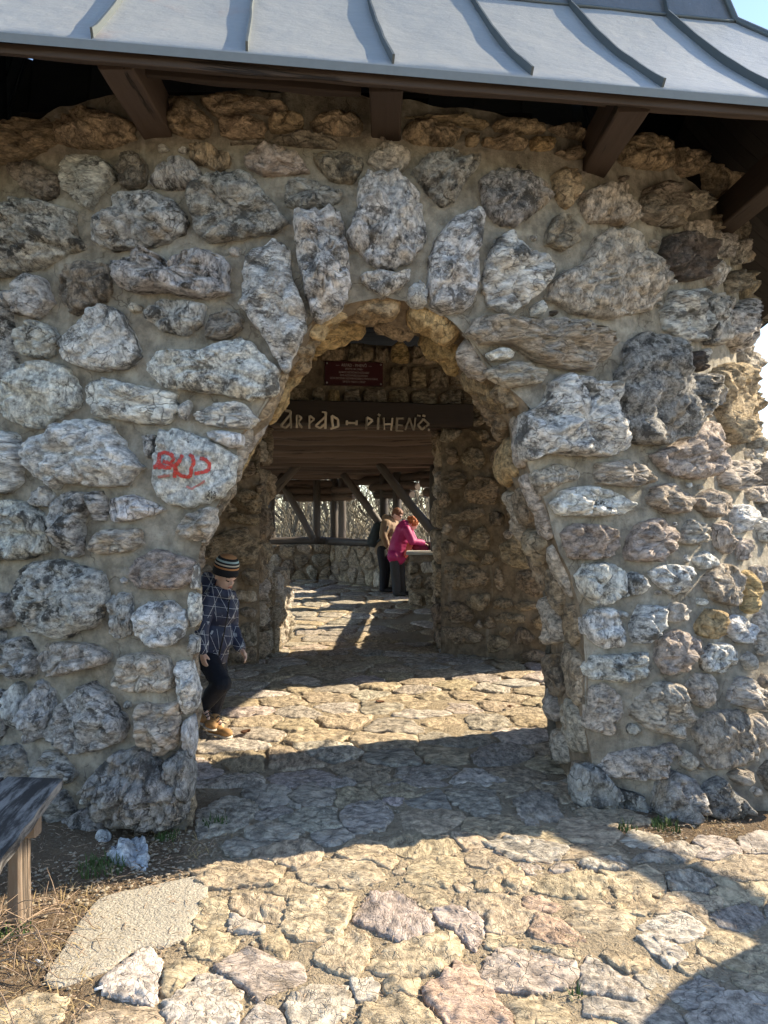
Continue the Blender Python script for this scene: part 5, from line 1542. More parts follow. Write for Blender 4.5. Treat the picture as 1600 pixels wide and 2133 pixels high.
# posts
for i, (x, yy, z0) in enumerate(((-1.44, 15.95, 1.05), (-1.07, 16.05, 1.05), (-.90, 15.85, 1.05), (.0, 14.55, 1.05), (.245, 14.2, 1.05), (.86, 12.5, .95), (1.02, 12.42, .95), (1.1, 9.3, 1.0), (1.1, 10.9, 1.0), (-3.2, 15.8, 1.05), (-2.95, 12.5, .2), (-2.95, 14.4, .2), (-3.0, 10.2, .1), (-2.4, 15.9, 1.05))):
    log('post', V((x, yy, z0)), V((x, yy, 2.45)), .085, .08, M['post'], look, seed=320 + i)
# plate logs and corbelled stacks over the posts
def stack(a, b, zs, rad, seed, ins=.35):
    a, b = V(a), V(b); d = (b - a).normalized()
    for i, z in enumerate(zs):
        k = ins * i
        p, q = a + d * k, b - d * k
        log('plate_log', V((p.x, p.y, z)), V((q.x, q.y, z)), rad, rad * .96, M['log'], look, seed=seed + i, wob=.08)
stack((-3.5, 15.75), (-.85, 16.1), (2.30, 2.14), .085, 400, .0)
stack((-2.15, 15.9), (-.72, 16.08), (1.99,), .08, 410)
stack((-1.0, 16.1), (1.3, 12.9), (2.32,), .09, 420)
stack((-1.15, 16.15), (-.55, 15.35), (2.16, 2.01), .08, 425, .10)
stack((-.25, 14.85), (.62, 13.75), (2.16, 2.01), .08, 430, .15)
stack((.66, 12.9), (1.3, 12.3), (2.16, 2.0), .08, 440, .08)
stack((1.12, 12.6), (1.15, 8.9), (2.32,), .09, 450)
stack((-3.0, 15.9), (-3.0, 9.4), (2.32,), .09, 455)
# braces
for i, (a, b) in enumerate((((.84, 12.5, 1.30), (-.10, 12.5, 2.47)), ((-.06, 14.4, 1.42), (-.80, 14.4, 2.42)), ((-1.50, 15.75, 1.12), (-2.12, 15.65, 2.25)), ((-2.75, 12.5, 1.0), (-1.45, 12.6, 2.47)), ((-2.85, 14.4, 1.35), (-1.92, 14.4, 2.40)))):
    log('brace', V(a), V(b), .078, .07, M['post'], look, seed=500 + i)
# tie beams the braces run into
log('tie_log', V((-3.1, 12.55, 2.50)), V((1.2, 12.5, 2.50)), .08, .08, M['log'], look, seed=530)

# ------------------------------------------------------------------ people
_tmp = bpy.data.scenes.new('fuse')
def baked(o):
    # evaluate one object's modifiers in an empty side scene (quick, whatever the size of the real one)
    _tmp.collection.objects.link(o)
    vl = _tmp.view_layers[0]
    vl.update()
    me = bpy.data.meshes.new_from_object(o.evaluated_get(vl.depsgraph))
    bpy.data.objects.remove(o)
    return me
class Blob:
    """volumes that are fused into one continuous skin by a voxel remesh"""
    def __init__(self): self.v = []; self.f = []
    def ball(self, c, r, rot=None, seg=12, rings=8):
        b = len(self.v); c = V(c)
        r = V(r) if hasattr(r, '__len__') else V((r, r, r))
        pts = [V((0, 0, 1))]
        for i in range(1, rings):
            t = math.pi * i / rings
            for j in range(seg):
                a = math.tau * j / seg
                pts.append(V((math.sin(t) * math.cos(a), math.sin(t) * math.sin(a), math.cos(t))))
        pts.append(V((0, 0, -1)))
        for p in pts:
            q = V((p.x * r.x, p.y * r.y, p.z * r.z))
            if rot is not None: q = rot @ q
            self.v.append(c + q)
        for j in range(seg): self.f.append((b, b + 1 + j, b + 1 + (j + 1) % seg))
        for i in range(rings - 2):
            for j in range(seg):
                k = (j + 1) % seg; o = b + 1 + i * seg
                self.f.append((o + j, o + seg + j, o + seg + k, o + k))
        e = len(self.v) - 1; o = e - seg
        for j in range(seg): self.f.append((o + j, e, o + (j + 1) % seg))
    def cap(self, p0, r0, p1, r1, n=None):
        """tapered limb as a run of overlapping balls"""
        p0, p1 = V(p0), V(p1); L = (p1 - p0).length
        n = n or max(2, int(L / (min(r0, r1) * 0.45)) + 1)
        for i in range(n + 1):
            t = i / n
            self.ball(p0.lerp(p1, t), r0 + (r1 - r0) * t, seg=10, rings=6)
    def chain(self, pts, rads):
        for i in range(len(pts) - 1): self.cap(pts[i], rads[i], pts[i + 1], rads[i + 1])
    def build(self, name, material, parent, origin, voxel, smooth=3, rough=0.0, rs=14.0):
        me = bpy.data.meshes.new('tmp'); me.from_pydata([tuple(p) for p in self.v], [], self.f)
        tmp = bpy.data.objects.new('tmp', me)
        m = tmp.modifiers.new('r', 'REMESH'); m.mode = 'VOXEL'; m.voxel_size = voxel
        s = tmp.modifiers.new('s', 'SMOOTH'); s.factor = .5; s.iterations = smooth
        out = baked(tmp); bpy.data.meshes.remove(me)
        out.name = name
        if rough:
            nrm = [V(v.normal) for v in out.vertices]
            for v, vn in zip(out.vertices, nrm):
                q = V(v.co)
                k = noise.fractal(V((q.x * rs, q.y * rs, q.z * rs * .55)), 1, 2, 3) * rough + (1 - abs(noise.noise(V((q.x * rs * .8, q.y * rs * .8, q.z * rs * 1.4)))) * 2) * rough * .4
                v.co = q + vn * k
        o3 = V(origin)
        for v in out.vertices: v.co = v.co - o3
        out.shade_smooth(); out.materials.clear(); out.materials.append(material)
        o = bpy.data.objects.new(name, out); COL.objects.link(o)
        o.location = o3 - (wloc(parent) if parent else V((0, 0, 0)))
        if parent: o.parent = parent
        return o

def frame_of(fwd, up=V((0, 0, 1))):
    x = V(fwd).normalized(); y = up.cross(x).normalized(); z = x.cross(y)
    return Matrix((x, y, z)).transposed()

def skin_mat(name, c, lip=None):
    m, nt, b = newmat(name)
    v, oi = obj_coord(nt)
    n = tex_noise(nt, v, 16, 4)
    nt.links.new(mixc(nt, n, tuple(x * .88 for x in c), tuple(min(1, x * 1.1) for x in c)), b.inputs['Base Color'])
    b.inputs['Roughness'].default_value = .55
    b.inputs['Subsurface Weight'].default_value = .08
    b.inputs['Subsurface Radius'].default_value = (.01, .004, .002)
    return m
M['skin'] = skin_mat('skin', (0.72, 0.49, 0.39))
M['lip'] = plain('lip', (0.45, 0.17, 0.14), rough=.5)
M['lash'] = plain('lash', (0.05, 0.03, 0.025), rough=.7)

def head_into(b, c, fr, s):
    """head of height ~s (chin to crown) round centre c; fr: forward, left, up"""
    T = lambda x, y, z: V(c) + fr @ V((x * s, y * s, z * s))
    b.ball(T(-.04, 0, .10), (.43 * s, .345 * s, .40 * s), fr, 18, 12)        # skull
    b.ball(T(.10, 0, -.12), (.27 * s, .265 * s, .34 * s), fr, 16, 10)        # face
    b.ball(T(.20, 0, -.37), (.12 * s, .13 * s, .10 * s), fr)                 # chin
    for y in (-1, 1):
        b.ball(T(.20, .13 * y, -.13), (.12 * s, .11 * s, .12 * s), fr)       # cheeks
        b.ball(T(.06, .20 * y, -.28), (.16 * s, .07 * s, .11 * s), fr)       # jaw
        b.ball(T(-.06, .345 * y, -.05), (.075 * s, .035 * s, .12 * s), fr)   # ears
        b.ball(T(.30, .11 * y, .065), (.07 * s, .12 * s, .045 * s), fr)      # brow
    b.cap(T(.36, 0, .02), .035 * s, T(.43, 0, -.12), .048 * s)               # nose
    for y in (-1, 1): b.ball(T(.39, .045 * y, -.135), .038 * s)
    b.ball(T(.345, 0, -.235), (.05 * s, .10 * s, .028 * s), fr)              # lips
    b.ball(T(.335, 0, -.275), (.045 * s, .085 * s, .028 * s), fr)
    return T

def face_bits(parent, T, fr, s, origin, closed=True):
    bl = Blob()
    bl.ball(T(.39, 0, -.24), (.025 * s, .095 * s, .02 * s), fr); bl.ball(T(.375, 0, -.275), (.025 * s, .08 * s, .02 * s), fr)
    mesh_obj('lips', bl.v, bl.f, M['lip'], parent, T(.38, 0, -.25))
    for y in (-1, 1):
        bl = Blob()
        for k in range(7):
            t = k / 6 - .5
            bl.ball(T(.365 - .12 * abs(t), (.12 + t * .13) * y, -.005 - .03 * (1 - 4 * t * t)), .019 * s, seg=6, rings=4)
        mesh_obj('eyelash', bl.v, bl.f, M['lash'], parent, T(.36, .12 * y, 0))
        bl = Blob()
        for k in range(7):
            t = k / 6 - .5
            bl.ball(T(.375 - .14 * abs(t), (.125 + t * .18) * y, .085 + .02 * (1 - 4 * t * t)), (.018 * s, .024 * s, .018 * s), seg=6, rings=4)
        mesh_obj('eyebrow', bl.v, bl.f, M['lash'], parent, T(.37, .12 * y, .09))

def hand_into(b, wrist, direction, palm_n, s, thumb_side, curl=.5):
    """palm and five bent fingers; direction wrist->knuckles, palm_n out of the palm"""
    d = V(direction).normalized(); n = V(palm_n); n = (n - d * n.dot(d)).normalized()
    w = d.cross(n) * thumb_side
    W = V(wrist)
    b.cap(W, .017 * s / .09 * .09, W + d * .02, .017)
    for k in range(4):
        off = (k - 1.5) * .0145 * s
        b.cap(W + d * .012 - w * off * .5, .0135, W + d * .052 * s - w * off, .0100)
        L = (.052, .060, .056, .044)[k] * s
        p = W + d * .054 * s - w * off; dr = d.copy()
        for seg in range(3):
            a = curl * (.55, .75, .5)[seg] * (1.15 - .12 * k)
            dr = (dr * math.cos(a) + n * math.sin(a)).normalized()
            q = p + dr * L * (.44, .32, .26)[seg]
            b.cap(p, .0078 - .0007 * seg, q, .0072 - .0008 * seg); p = q
    p = W + d * .015 * s + w * .018 * s
    dr = (d * .7 + w * .65 + n * .3).normalized()
    for seg in range(2):
        q = p + dr * .027 * s
        b.cap(p, .0098 - .001 * seg, q, .0088 - .001 * seg); p = q
        dr = (dr + d * .4 + n * .25 - w * .2).normalized()

# ---- the boy stepping out from behind the left jamb
boy = empty('person', on_ground(450, 1526))
tag(boy, 'child in striped knit cap and navy printed jacket stepping past the left door jamb', 'person')
B = {k: at(*q) for k, q in dict(neck=(457, 1230, 5.31), chest=(456, 1268, 5.32), belly=(446, 1330, 5.34), pelvis=(441, 1370, 5.35),
    shR=(433, 1252, 5.22), elR=(420, 1307, 5.16), wrR=(422, 1354, 5.12), shL=(480, 1254, 5.42), elL=(482, 1304, 5.46), wrL=(500, 1350, 5.34),
    hipR=(434, 1374, 5.28), knR=(461, 1423, 5.14), anR=(425, 1474, 5.25), hipL=(450, 1374, 5.43), knL=(456, 1432, 5.40), anL=(444, 1491, 5.45)).items()}
hc = at(471, 1199, 5.27)
hfr = frame_of((.66, -.62, -.40))
HS = .205
b = Blob()
T = head_into(b, hc, hfr, HS)
b.cap(hc + hfr @ V((-.02, 0, -.06)), .045, B['neck'] + V((0, 0, -.02)), .048)
b.chain([B['neck'] + V((0, 0, -.05)), B['chest'], B['belly'], B['pelvis']], [.065, .08, .075, .08])
for a, e, w in (('shR', 'elR', 'wrR'), ('shL', 'elL', 'wrL')):
    b.chain([B['chest'] + V((0, 0, .06)), B[a]], [.06, .045]); b.chain([B[a], B[e], B[w]], [.042, .034, .022])
for h, k, a in (('hipR', 'knR', 'anR'), ('hipL', 'knL', 'anL')):
    b.chain([B['pelvis'], B[h]], [.08, .07]); b.chain([B[h], B[k], B[a]], [.068, .05, .034])
hand_into(b, B['wrR'] + V((0, 0, -.012)), (.10, -.05, -1), (.5, .6, 0), .95, 1, .35)
hand_into(b, B['wrL'] + V((.012, -.01, -.01)), (.55, -.2, -.75), (-.3, -.4, -.4), .95, -1, .75)
for a, toe in (('anR', (440, 1509, 5.13)), ('anL', (474, 1514, 5.33))): b.cap(B[a] + V((0, 0, -.005)), .028, B[a].lerp(at(*toe), .5) + V((0, 0, -.018)), .018)
body = b.build('body', M['skin'], boy, wloc(boy), .0052, 3)
face_bits(boy, T, hfr, HS, hc)

def jacket_mat():
    m, nt, b_ = newmat('printed_jacket')
    tc = nd(nt, 'ShaderNodeTexCoord'); v = tc.outputs['Object']
    n = tex_noise(nt, v, 30, 4)
    # straight white lines in four directions, each broken off at random, and small pale triangles where they meet
    fac = None
    def cells(sc_, off):
        ad = nd(nt, 'ShaderNodeVectorMath', operation='ADD'); nt.links.new(v, ad.inputs[0]); ad.inputs[1].default_value = off
        c_ = nd(nt, 'ShaderNodeTexVoronoi', feature='F1'); nt.links.new(ad.outputs[0], c_.inputs['Vector']); c_.inputs['Scale'].default_value = sc_
        s3 = nd(nt, 'ShaderNodeSeparateColor'); nt.links.new(c_.outputs['Color'], s3.inputs[0])
        return s3.outputs
    def lines(d_, freq, ph):
        dp = nd(nt, 'ShaderNodeVectorMath', operation='DOT_PRODUCT'); nt.links.new(v, dp.inputs[0]); dp.inputs[1].default_value = d_
        return math_n(nt, 'FRACT', math_n(nt, 'ADD', math_n(nt, 'MULTIPLY', dp.outputs['Value'], freq), ph))
    ca, cb_ = cells(9, (3, 1, 7)), cells(8, (9, 4, 2))
    L1, L2, L3, L4 = lines((.15, .1, 1), 15, .2), lines((.9, .5, .42), 11, .6), lines((.85, .3, -.5), 12, .1), lines((1, .4, .12), 9, .35)
    for L, g, w in ((L1, ca[0], .036), (L2, ca[1], .030), (L3, ca[2], .032), (L4, cb_[0], .024)):
        q = math_n(nt, 'MULTIPLY', ramp(nt, L, w + .012, w), ramp(nt, g, .42, .43))
        fac = q if fac is None else math_n(nt, 'MAXIMUM', fac, q)
    tri = math_n(nt, 'MULTIPLY', math_n(nt, 'MULTIPLY', ramp(nt, L1, .43, .42), ramp(nt, math_n(nt, 'ADD', L2, L3), .62, .61)), ramp(nt, cb_[1], .50, .51))
    fac = math_n(nt, 'MAXIMUM', fac, math_n(nt, 'MULTIPLY', tri, ramp(nt, n, .3, .6)))
    col = mixc(nt, n, (0.018, 0.026, 0.060), (0.038, 0.048, 0.10))
    col = mixc(nt, fac, col, (0.50, 0.53, 0.56))
    nt.links.new(col, b_.inputs['Base Color']); b_.inputs['Roughness'].default_value = .6
    bump(nt, n, .4, .012, b_)
    return m
M['jacket'] = jacket_mat()
M['navy'] = plain('navy_trousers', (0.010, 0.013, 0.022), rough=.85, var=.3, bs=.3)
M['boot'] = plain('tan_boot', (0.34, 0.19, 0.075), rough=.75, var=.2, scale=45, bs=.2)
M['sole'] = plain('pale_sole', (0.55, 0.50, 0.42), rough=.8)
M['lace'] = plain('dark_lace', (0.03, 0.032, 0.035), rough=.8)
M['orange'] = plain('orange_lining', (0.55, 0.18, 0.05), rough=.7)
j = Blob()
j.ball(B['chest'] + V((0, 0, -.01)), (.135, .125, .13)); j.ball(B['belly'] + V((.005, 0, .02)), (.135, .125, .14))
j.cap(B['belly'], .125, B['pelvis'] + V((0, 0, .03)), .125)
j.cap(B['shR'], .062, B['shL'], .062)
j.chain([B['shR'], B['elR'], B['wrR'] + V((0, 0, .012))], [.062, .056, .044])
j.chain([B['shL'], B['elL'], B['wrL'] + V((-.006, .01, .012))], [.062, .056, .042])
j.ball(B['neck'] + V((.0, 0, -.03)), (.085, .085, .06))
jk = j.build('jacket', M['jacket'], boy, wloc(boy), .0075, 3, rough=.006, rs=13)
hd = Blob()   # hood lying behind the head, collar up to the chin
hb = at(437, 1222, 5.36)
hd.ball(hb, (.085, .085, .075)); hd.ball(hb + V((-.015, .01, .055)), (.05, .06, .05)); hd.cap(hb, .06, B['neck'] + V((.05, -.03, -.01)), .045)
hd.cap(B['neck'] + V((-.03, -.06, 0)), .04, B['neck'] + V((.065, -.05, -.03)), .036); hd.cap(B['neck'] + V((.065, -.05, -.03)), .034, B['neck'] + V((.085, .03, -.035)), .034)
hd.build('hood', M['jacket'], boy, wloc(boy), .007, 3, rough=.005)
# zip
zv, zf = [], []
tube_into(zv, zf, [B['neck'] + V((.085, -.055, -.05)), B['chest'] + V((.085, -.10, -.03)), B['belly'] + V((.085, -.112, .0)), B['pelvis'] + V((.075, -.105, .03))], [.005] * 4, 6)
mesh_obj('zip', zv, zf, M['lace'], boy, B['chest'])
tr_ = Blob()
tr_.ball(B['pelvis'] + V((0, 0, -.015)), (.105, .105, .09))
for h, k, a in (('hipR', 'knR', 'anR'), ('hipL', 'knL', 'anL')):
    m = B[k].lerp(B[a], .45) + V((-.008, .01, 0))
    tr_.chain([B[h], B[k], m, B[a] + V((0, 0, .005))], [.083, .070, .062, .047])
tr_.build('trousers', M['navy'], boy, wloc(boy), .007, 3, rough=.005, rs=12)
def boot(ankle, heel, toe, up):
    heel, toe, ankle = V(heel), V(toe), V(ankle)
    d = (toe - heel).normalized(); up = V(up); up = (up - d * up.dot(d)).normalized(); sd = d.cross(up)
    fr = Matrix((d, -sd, up)).transposed()
    L = (toe - heel).length
    bt = empty('boot', heel, boy)
    u = Blob()
    u.ball(heel + d * .045 + up * .035, (.048, .038, .045), fr); u.ball(heel + d * L * .45 + up * .032, (.06, .038, .036), fr); u.ball(toe - d * .045 + up * .026, (.055, .042, .032), fr)
    u.cap(heel + d * .045 + up * .04, .038, ankle, .044)
    u.build('upper', M['boot'], bt, heel, .005, 2)
    s_ = Blob()
    s_.ball(heel + d * .042 + up * .004, (.052, .042, .014), fr); s_.ball(toe - d * .05 + up * .002, (.062, .046, .013), fr); s_.ball(heel + d * L * .5 + up * .003, (.08, .040, .012), fr)
    s_.build('sole', M['sole'], bt, heel, .005, 2)
    lv, lf = [], []
    for q in range(4):
        c = ankle.lerp(toe, .16 + q * .12) + up * (.030 - q * .002)
        tube_into(lv, lf, [c - sd * .032 - up * .012, c + up * .006, c + sd * .032 - up * .012], [.004] * 3, 5)
    mesh_obj('laces', lv, lf, M['lace'], bt, ankle)
    ov, of = [], []
    tube_into(ov, of, [ankle + sd * .045 + up * .0, ankle + d * .03 + up * .015, ankle - sd * .045 + up * .0], [.007] * 3, 6)
    mesh_obj('cuff_trim', ov, of, M['orange'], bt, ankle)
boot(B['anR'] + V((.004, 0, .0)), at(396, 1492, 5.29), at(446, 1522, 5.10), (.35, -.1, .9))
boot(B['anL'] + V((.006, 0, .01)), on_ground(434, 1526, .012), on_ground(484, 1531, .012) + V((0, -.06, 0)), (0, 0, 1))
# knitted cap: dark band and stripes as rings of one shape
def cap_mat():
    m, nt, b_ = newmat('striped_knit')
    tc = nd(nt, 'ShaderNodeTexCoord'); v = tc.outputs['Object']
    sx = nd(nt, 'ShaderNodeSeparateXYZ'); nt.links.new(v, sx.inputs[0])
    z = math_n(nt, 'DIVIDE', sx.outputs[2], HS)
    black = (0.010, 0.012, 0.018)
    col = mixc(nt, ramp(nt, z, .215, .22), black, (0.50, 0.24, 0.10))
    for za, c in ((.275, black), (.335, (0.60, 0.55, 0.47)), (.385, black), (.445, (0.38, 0.50, 0.52)), (.505, black), (.575, (0.50, 0.26, 0.12))):
        col = mixc(nt, ramp(nt, z, za, za + .005), col, c)
    wv_ = nd(nt, 'ShaderNodeTexNoise'); nt.links.new(v, wv_.inputs['Vector']); wv_.inputs['Scale'].default_value = 160
    nt.links.new(col, b_.inputs['Base Color']); b_.inputs['Roughness'].default_value = .95
    bump(nt, wv_.outputs[0], .6, .004, b_)
    return m
M['cap'] = cap_mat()
cv_, cf_ = [], []
NSEG = 32; RG = [(-.115, .455), (-.11, .478), (0, .482), (.10, .478), (.20, .472), (.28, .462), (.36, .44), (.45, .39), (.53, .30), (.585, .17), (.60, 0.01)]
for z, r in RG:
    for q in range(NSEG):
        a = math.tau * q / NSEG
        cv_.append(V(((r * math.cos(a) - .035) * HS, r * .88 * math.sin(a) * HS, (z + .06 + (.02 * math.cos(a) if z < .1 else .02 * math.cos(a))) * HS)))
for i in range(len(RG) - 1):
    for q in range(NSEG):
        k = (q + 1) % NSEG
        cf_.append((i * NSEG + q, i * NSEG + k, (i + 1) * NSEG + k, (i + 1) * NSEG + q))
cf_.append(tuple(range((len(RG) - 1) * NSEG, len(RG) * NSEG)))
me = bpy.data.meshes.new('knit_cap'); me.from_pydata([tuple(p) for p in cv_], [], cf_); me.shade_smooth(); me.materials.append(M['cap'])
kc = bpy.data.objects.new('knit_cap', me); COL.objects.link(kc); kc.parent = boy
kc.matrix_local = Matrix.Translation(hc + V((0, 0, .020)) - wloc(boy)) @ frame_of((.66, -.62, -.26)).to_4x4()

# ---- the two visitors at the parapet
M['tan_jacket'] = plain('tan_jacket', (0.20, 0.13, 0.075), rough=.75, var=.2, scale=14, bs=.4)
M['pink_jacket'] = plain('pink_jacket', (0.33, 0.012, 0.10), rough=.6, var=.2, scale=14, bs=.4)
M['black_cloth'] = plain('black_trousers', (0.012, 0.012, 0.015), rough=.85, var=.3)
M['grey_cloth'] = plain('charcoal_trousers', (0.032, 0.032, 0.034), rough=.85, var=.3)
M['brown_hair'] = plain('brown_hair', (0.16, 0.065, 0.03), rough=.6, var=.4, scale=60, bs=.8)
M['red_hair'] = plain('red_hair', (0.36, 0.10, 0.025), rough=.6, var=.4, scale=60, bs=.8)
M['lens'] = plain('dark_lens', (0.01, 0.01, 0.012), rough=.15)
M['pack'] = plain('dark_backpack', (0.022, 0.028, 0.03), rough=.8, var=.3)
M['shoe'] = plain('dark_shoe', (0.02, 0.018, 0.016), rough=.6)
M['hem'] = plain('coral_lining', (0.55, 0.10, 0.07), rough=.7)
def zoomp(x, y, Y): return at(760 + x / 9.69, 1040 + y / 9.69, Y)

YM = 13.9; fzm = floor_z(0, YM)
man = empty('person', V((at(800, 1230, YM).x, YM, fzm)))
tag(man, 'standing visitor in tan jacket and sunglasses with a dark backpack, looking down at the parapet', 'person')
P_ = {k: zoomp(*q) for k, q in dict(neck=(520, 400, YM + .03), chest=(480, 620, YM), belly=(420, 850, YM), pelvis=(370, 1010, YM), shN=(420, 490, YM - .17), elN=(370, 730, YM - .22), wrN=(450, 930, YM - .2), shF=(600, 490, YM + .17), elF=(590, 730, YM + .2), wrF=(560, 930, YM + .1), hipN=(350, 1030, YM - .09), hipF=(400, 1030, YM + .09), knN=(380, 1430, YM - .08), knF=(430, 1430, YM + .1)).items()}
footN = V((P_['knN'].x - .01, YM - .1, fzm + .07)); footF = V((P_['knF'].x - .02, YM + .12, fzm + .07))
hc2 = zoomp(660, 310, YM + .02); fr2 = frame_of((.82, -.34, -.42)); S2 = .235
b = Blob(); T2 = head_into(b, hc2, fr2, S2)
b.cap(hc2 + fr2 @ V((-.04, 0, -.07)), .055, P_['neck'] + V((0, 0, -.03)), .06)
b.chain([P_['neck'] + V((0, 0, -.05)), P_['chest'], P_['belly'], P_['pelvis']], [.09, .125, .12, .12])
for s in 'NF':
    b.chain([P_['chest'] + V((0, 0, .12)), P_['sh' + s], P_['el' + s], P_['wr' + s]], [.08, .06, .045, .03])
    b.chain([P_['pelvis'], P_['hip' + s], P_['kn' + s], footN if s == 'N' else footF], [.11, .095, .062, .045])
hand_into(b, P_['wrN'], (.3, -.1, -.9), (.6, .3, 0), 1.15, 1, .7); hand_into(b, P_['wrF'], (.3, -.1, -.9), (.6, -.3, 0), 1.15, -1, .7)
b.build('body', M['skin'], man, wloc(man), .010, 2)
j = Blob()
j.ball(P_['chest'] + V((0, 0, .02)), (.175, .20, .19)); j.cap(P_['chest'], .165, P_['belly'], .165); j.cap(P_['belly'], .165, P_['pelvis'] + V((0, 0, .01)), .165)
j.cap(P_['shN'], .085, P_['shF'], .085)
for s in 'NF': j.chain([P_['sh' + s], P_['el' + s], P_['wr' + s]], [.085, .072, .055])
j.ball(P_['neck'] + V((-.03, 0, -.02)), (.11, .11, .075)); j.ball(P_['neck'] + V((-.09, 0, .02)), (.075, .10, .07))
j.build('jacket', M['tan_jacket'], man, wloc(man), .014, 2, rough=.012, rs=8)
t_ = Blob(); t_.ball(P_['pelvis'] + V((0, 0, -.03)), (.14, .15, .12))
for s, ft in (('N', footN), ('F', footF)): t_.chain([P_['hip' + s], P_['kn' + s], ft], [.11, .082, .07])
t_.build('trousers', M['black_cloth'], man, wloc(man), .014, 2)
for ft in (footN, footF):
    s_ = Blob(); s_.cap(ft + V((-.03, 0, -.02)), .045, ft + V((.15, -.04, -.035)), .036); s_.build('shoe', M['shoe'], man, ft, .012, 2)
h_ = Blob()
TT = lambda x, y, z: hc2 + fr2 @ V((x * S2, y * S2, z * S2))
h_.ball(TT(-.07, 0, .16), (.45 * S2, .38 * S2, .38 * S2), fr2, 16, 10); h_.ball(TT(.22, 0, .30), (.18 * S2, .28 * S2, .12 * S2), fr2); h_.ball(TT(-.28, 0, -.02), (.2 * S2, .30 * S2, .28 * S2), fr2)
h_.build('hair', M['brown_hair'], man, hc2, .010, 1, rough=.006, rs=40)
g_ = Blob()
for y in (-1, 1): g_.ball(TT(.36, .125 * y, -.01), (.03 * S2, .125 * S2, .085 * S2), fr2); g_.cap(TT(.33, .22 * y, .01), .02 * S2, TT(-.05, .36 * y, .02), .02 * S2)
g_.cap(TT(.39, -.05, .0), .02 * S2, TT(.39, .05, .0), .02 * S2)
mesh_obj('sunglasses', g_.v, g_.f, M['lens'], man, TT(.36, 0, 0))
pk = empty('backpack', zoomp(190, 780, YM + .05))
tag(pk, 'dark backpack worn by the visitor in the tan jacket', 'backpack')
q_ = Blob(); q_.cap(zoomp(270, 560, YM + .02), .10, zoomp(190, 830, YM + .02), .135); q_.cap(zoomp(270, 560, YM + .16), .10, zoomp(190, 830, YM + .16), .125); q_.ball(zoomp(140, 860, YM + .06), .09)
q_.build('pack_body', M['pack'], pk, wloc(pk), .014, 2, rough=.008, rs=9)
sv, sf = [], []
tube_into(sv, sf, [zoomp(300, 480, YM - .14), zoomp(400, 420, YM - .20), zoomp(470, 560, YM - .24), zoomp(380, 760, YM - .25), zoomp(250, 860, YM - .14)], [.018] * 5, 6)
mesh_obj('strap', sv, sf, M['pack'], pk, zoomp(400, 420, YM))

YW = 13.35; fzw = floor_z(0, YW)
wom = empty('person', V((at(830, 1240, YW).x, YW, fzw)))
tag(wom, 'visitor with curly red hair in a magenta jacket bending over the parapet', 'person')
Q_ = {k: zoomp(*q) for k, q in dict(neck=(860, 520, YW), chest=(760, 690, YW), belly=(680, 920, YW), pelvis=(640, 1110, YW), shN=(840, 610, YW - .16), elN=(960, 850, YW - .2), wrN=(1170, 880, YW - .06), shF=(880, 600, YW + .15), elF=(1010, 870, YW + .15), wrF=(1180, 930, YW + .05), hipN=(590, 1150, YW - .09), hipF=(700, 1150, YW + .09), knN=(620, 1560, YW - .07), knF=(720, 1540, YW + .09)).items()}
fN = V((zoomp(640, 1900, YW).x, YW - .08, fzw + .07)); fF = V((zoomp(760, 1900, YW).x, YW + .1, fzw + .07))
hc3 = zoomp(975, 495, YW); fr3 = frame_of((.80, -.1, -.60)); S3 = .225
b = Blob(); T3 = head_into(b, hc3, fr3, S3)
b.cap(hc3 + fr3 @ V((-.06, 0, -.05)), .05, Q_['neck'], .055)
b.chain([Q_['neck'], Q_['chest'], Q_['belly'], Q_['pelvis']], [.085, .115, .12, .125])
for s in 'NF':
    b.chain([Q_['chest'] + V((.03, 0, .08)), Q_['sh' + s], Q_['el' + s], Q_['wr' + s]], [.08, .055, .042, .028])
    b.chain([Q_['pelvis'], Q_['hip' + s], Q_['kn' + s], fN if s == 'N' else fF], [.115, .10, .062, .045])
hand_into(b, Q_['wrN'], (.9, -.1, -.25), (0, 0, -1), 1.05, 1, .4); hand_into(b, Q_['wrF'], (.9, .1, -.25), (0, 0, -1), 1.05, -1, .4)
b.build('body', M['skin'], wom, wloc(wom), .010, 2)
j = Blob()
j.cap(Q_['chest'] + V((.02, 0, .05)), .155, Q_['belly'], .17); j.cap(Q_['belly'], .17, Q_['pelvis'] + V((0, 0, -.03)), .175); j.cap(Q_['hipN'] + V((-.01, 0, -.0)), .118, Q_['hipF'] + V((.02, 0, -.0)), .118)
j.cap(Q_['shN'], .08, Q_['shF'], .08)
for s in 'NF': j.chain([Q_['sh' + s], Q_['el' + s], Q_['wr' + s]], [.08, .07, .052])
j.ball(zoomp(800, 500, YW), (.09, .13, .07)); j.ball(zoomp(770, 560, YW), (.10, .13, .09))
j.build('jacket', M['pink_jacket'], wom, wloc(wom), .014, 2, rough=.011, rs=8)
hl = Blob(); hl.cap(zoomp(940, 940, YW - .13), .03, zoomp(830, 1150, YW - .16), .035); hl.cap(zoomp(880, 900, YW - .14), .03, zoomp(815, 1120, YW - .17), .03)
hl.build('jacket_lining', M['hem'], wom, zoomp(880, 1000, YW), .012, 2)
t_ = Blob(); t_.ball(Q_['pelvis'] + V((0, 0, -.04)), (.13, .14, .11))
for s, ft in (('N', fN), ('F', fF)): t_.chain([Q_['hip' + s], Q_['kn' + s], ft], [.095, .086, .075])
t_.build('trousers', M['grey_cloth'], wom, wloc(wom), .014, 2, rough=.006, rs=9)
for ft in (fN, fF):
    s_ = Blob(); s_.cap(ft + V((-.03, 0, -.02)), .044, ft + V((.14, -.04, -.035)), .035); s_.build('shoe', M['shoe'], wom, ft, .012, 2)
h_ = Blob()
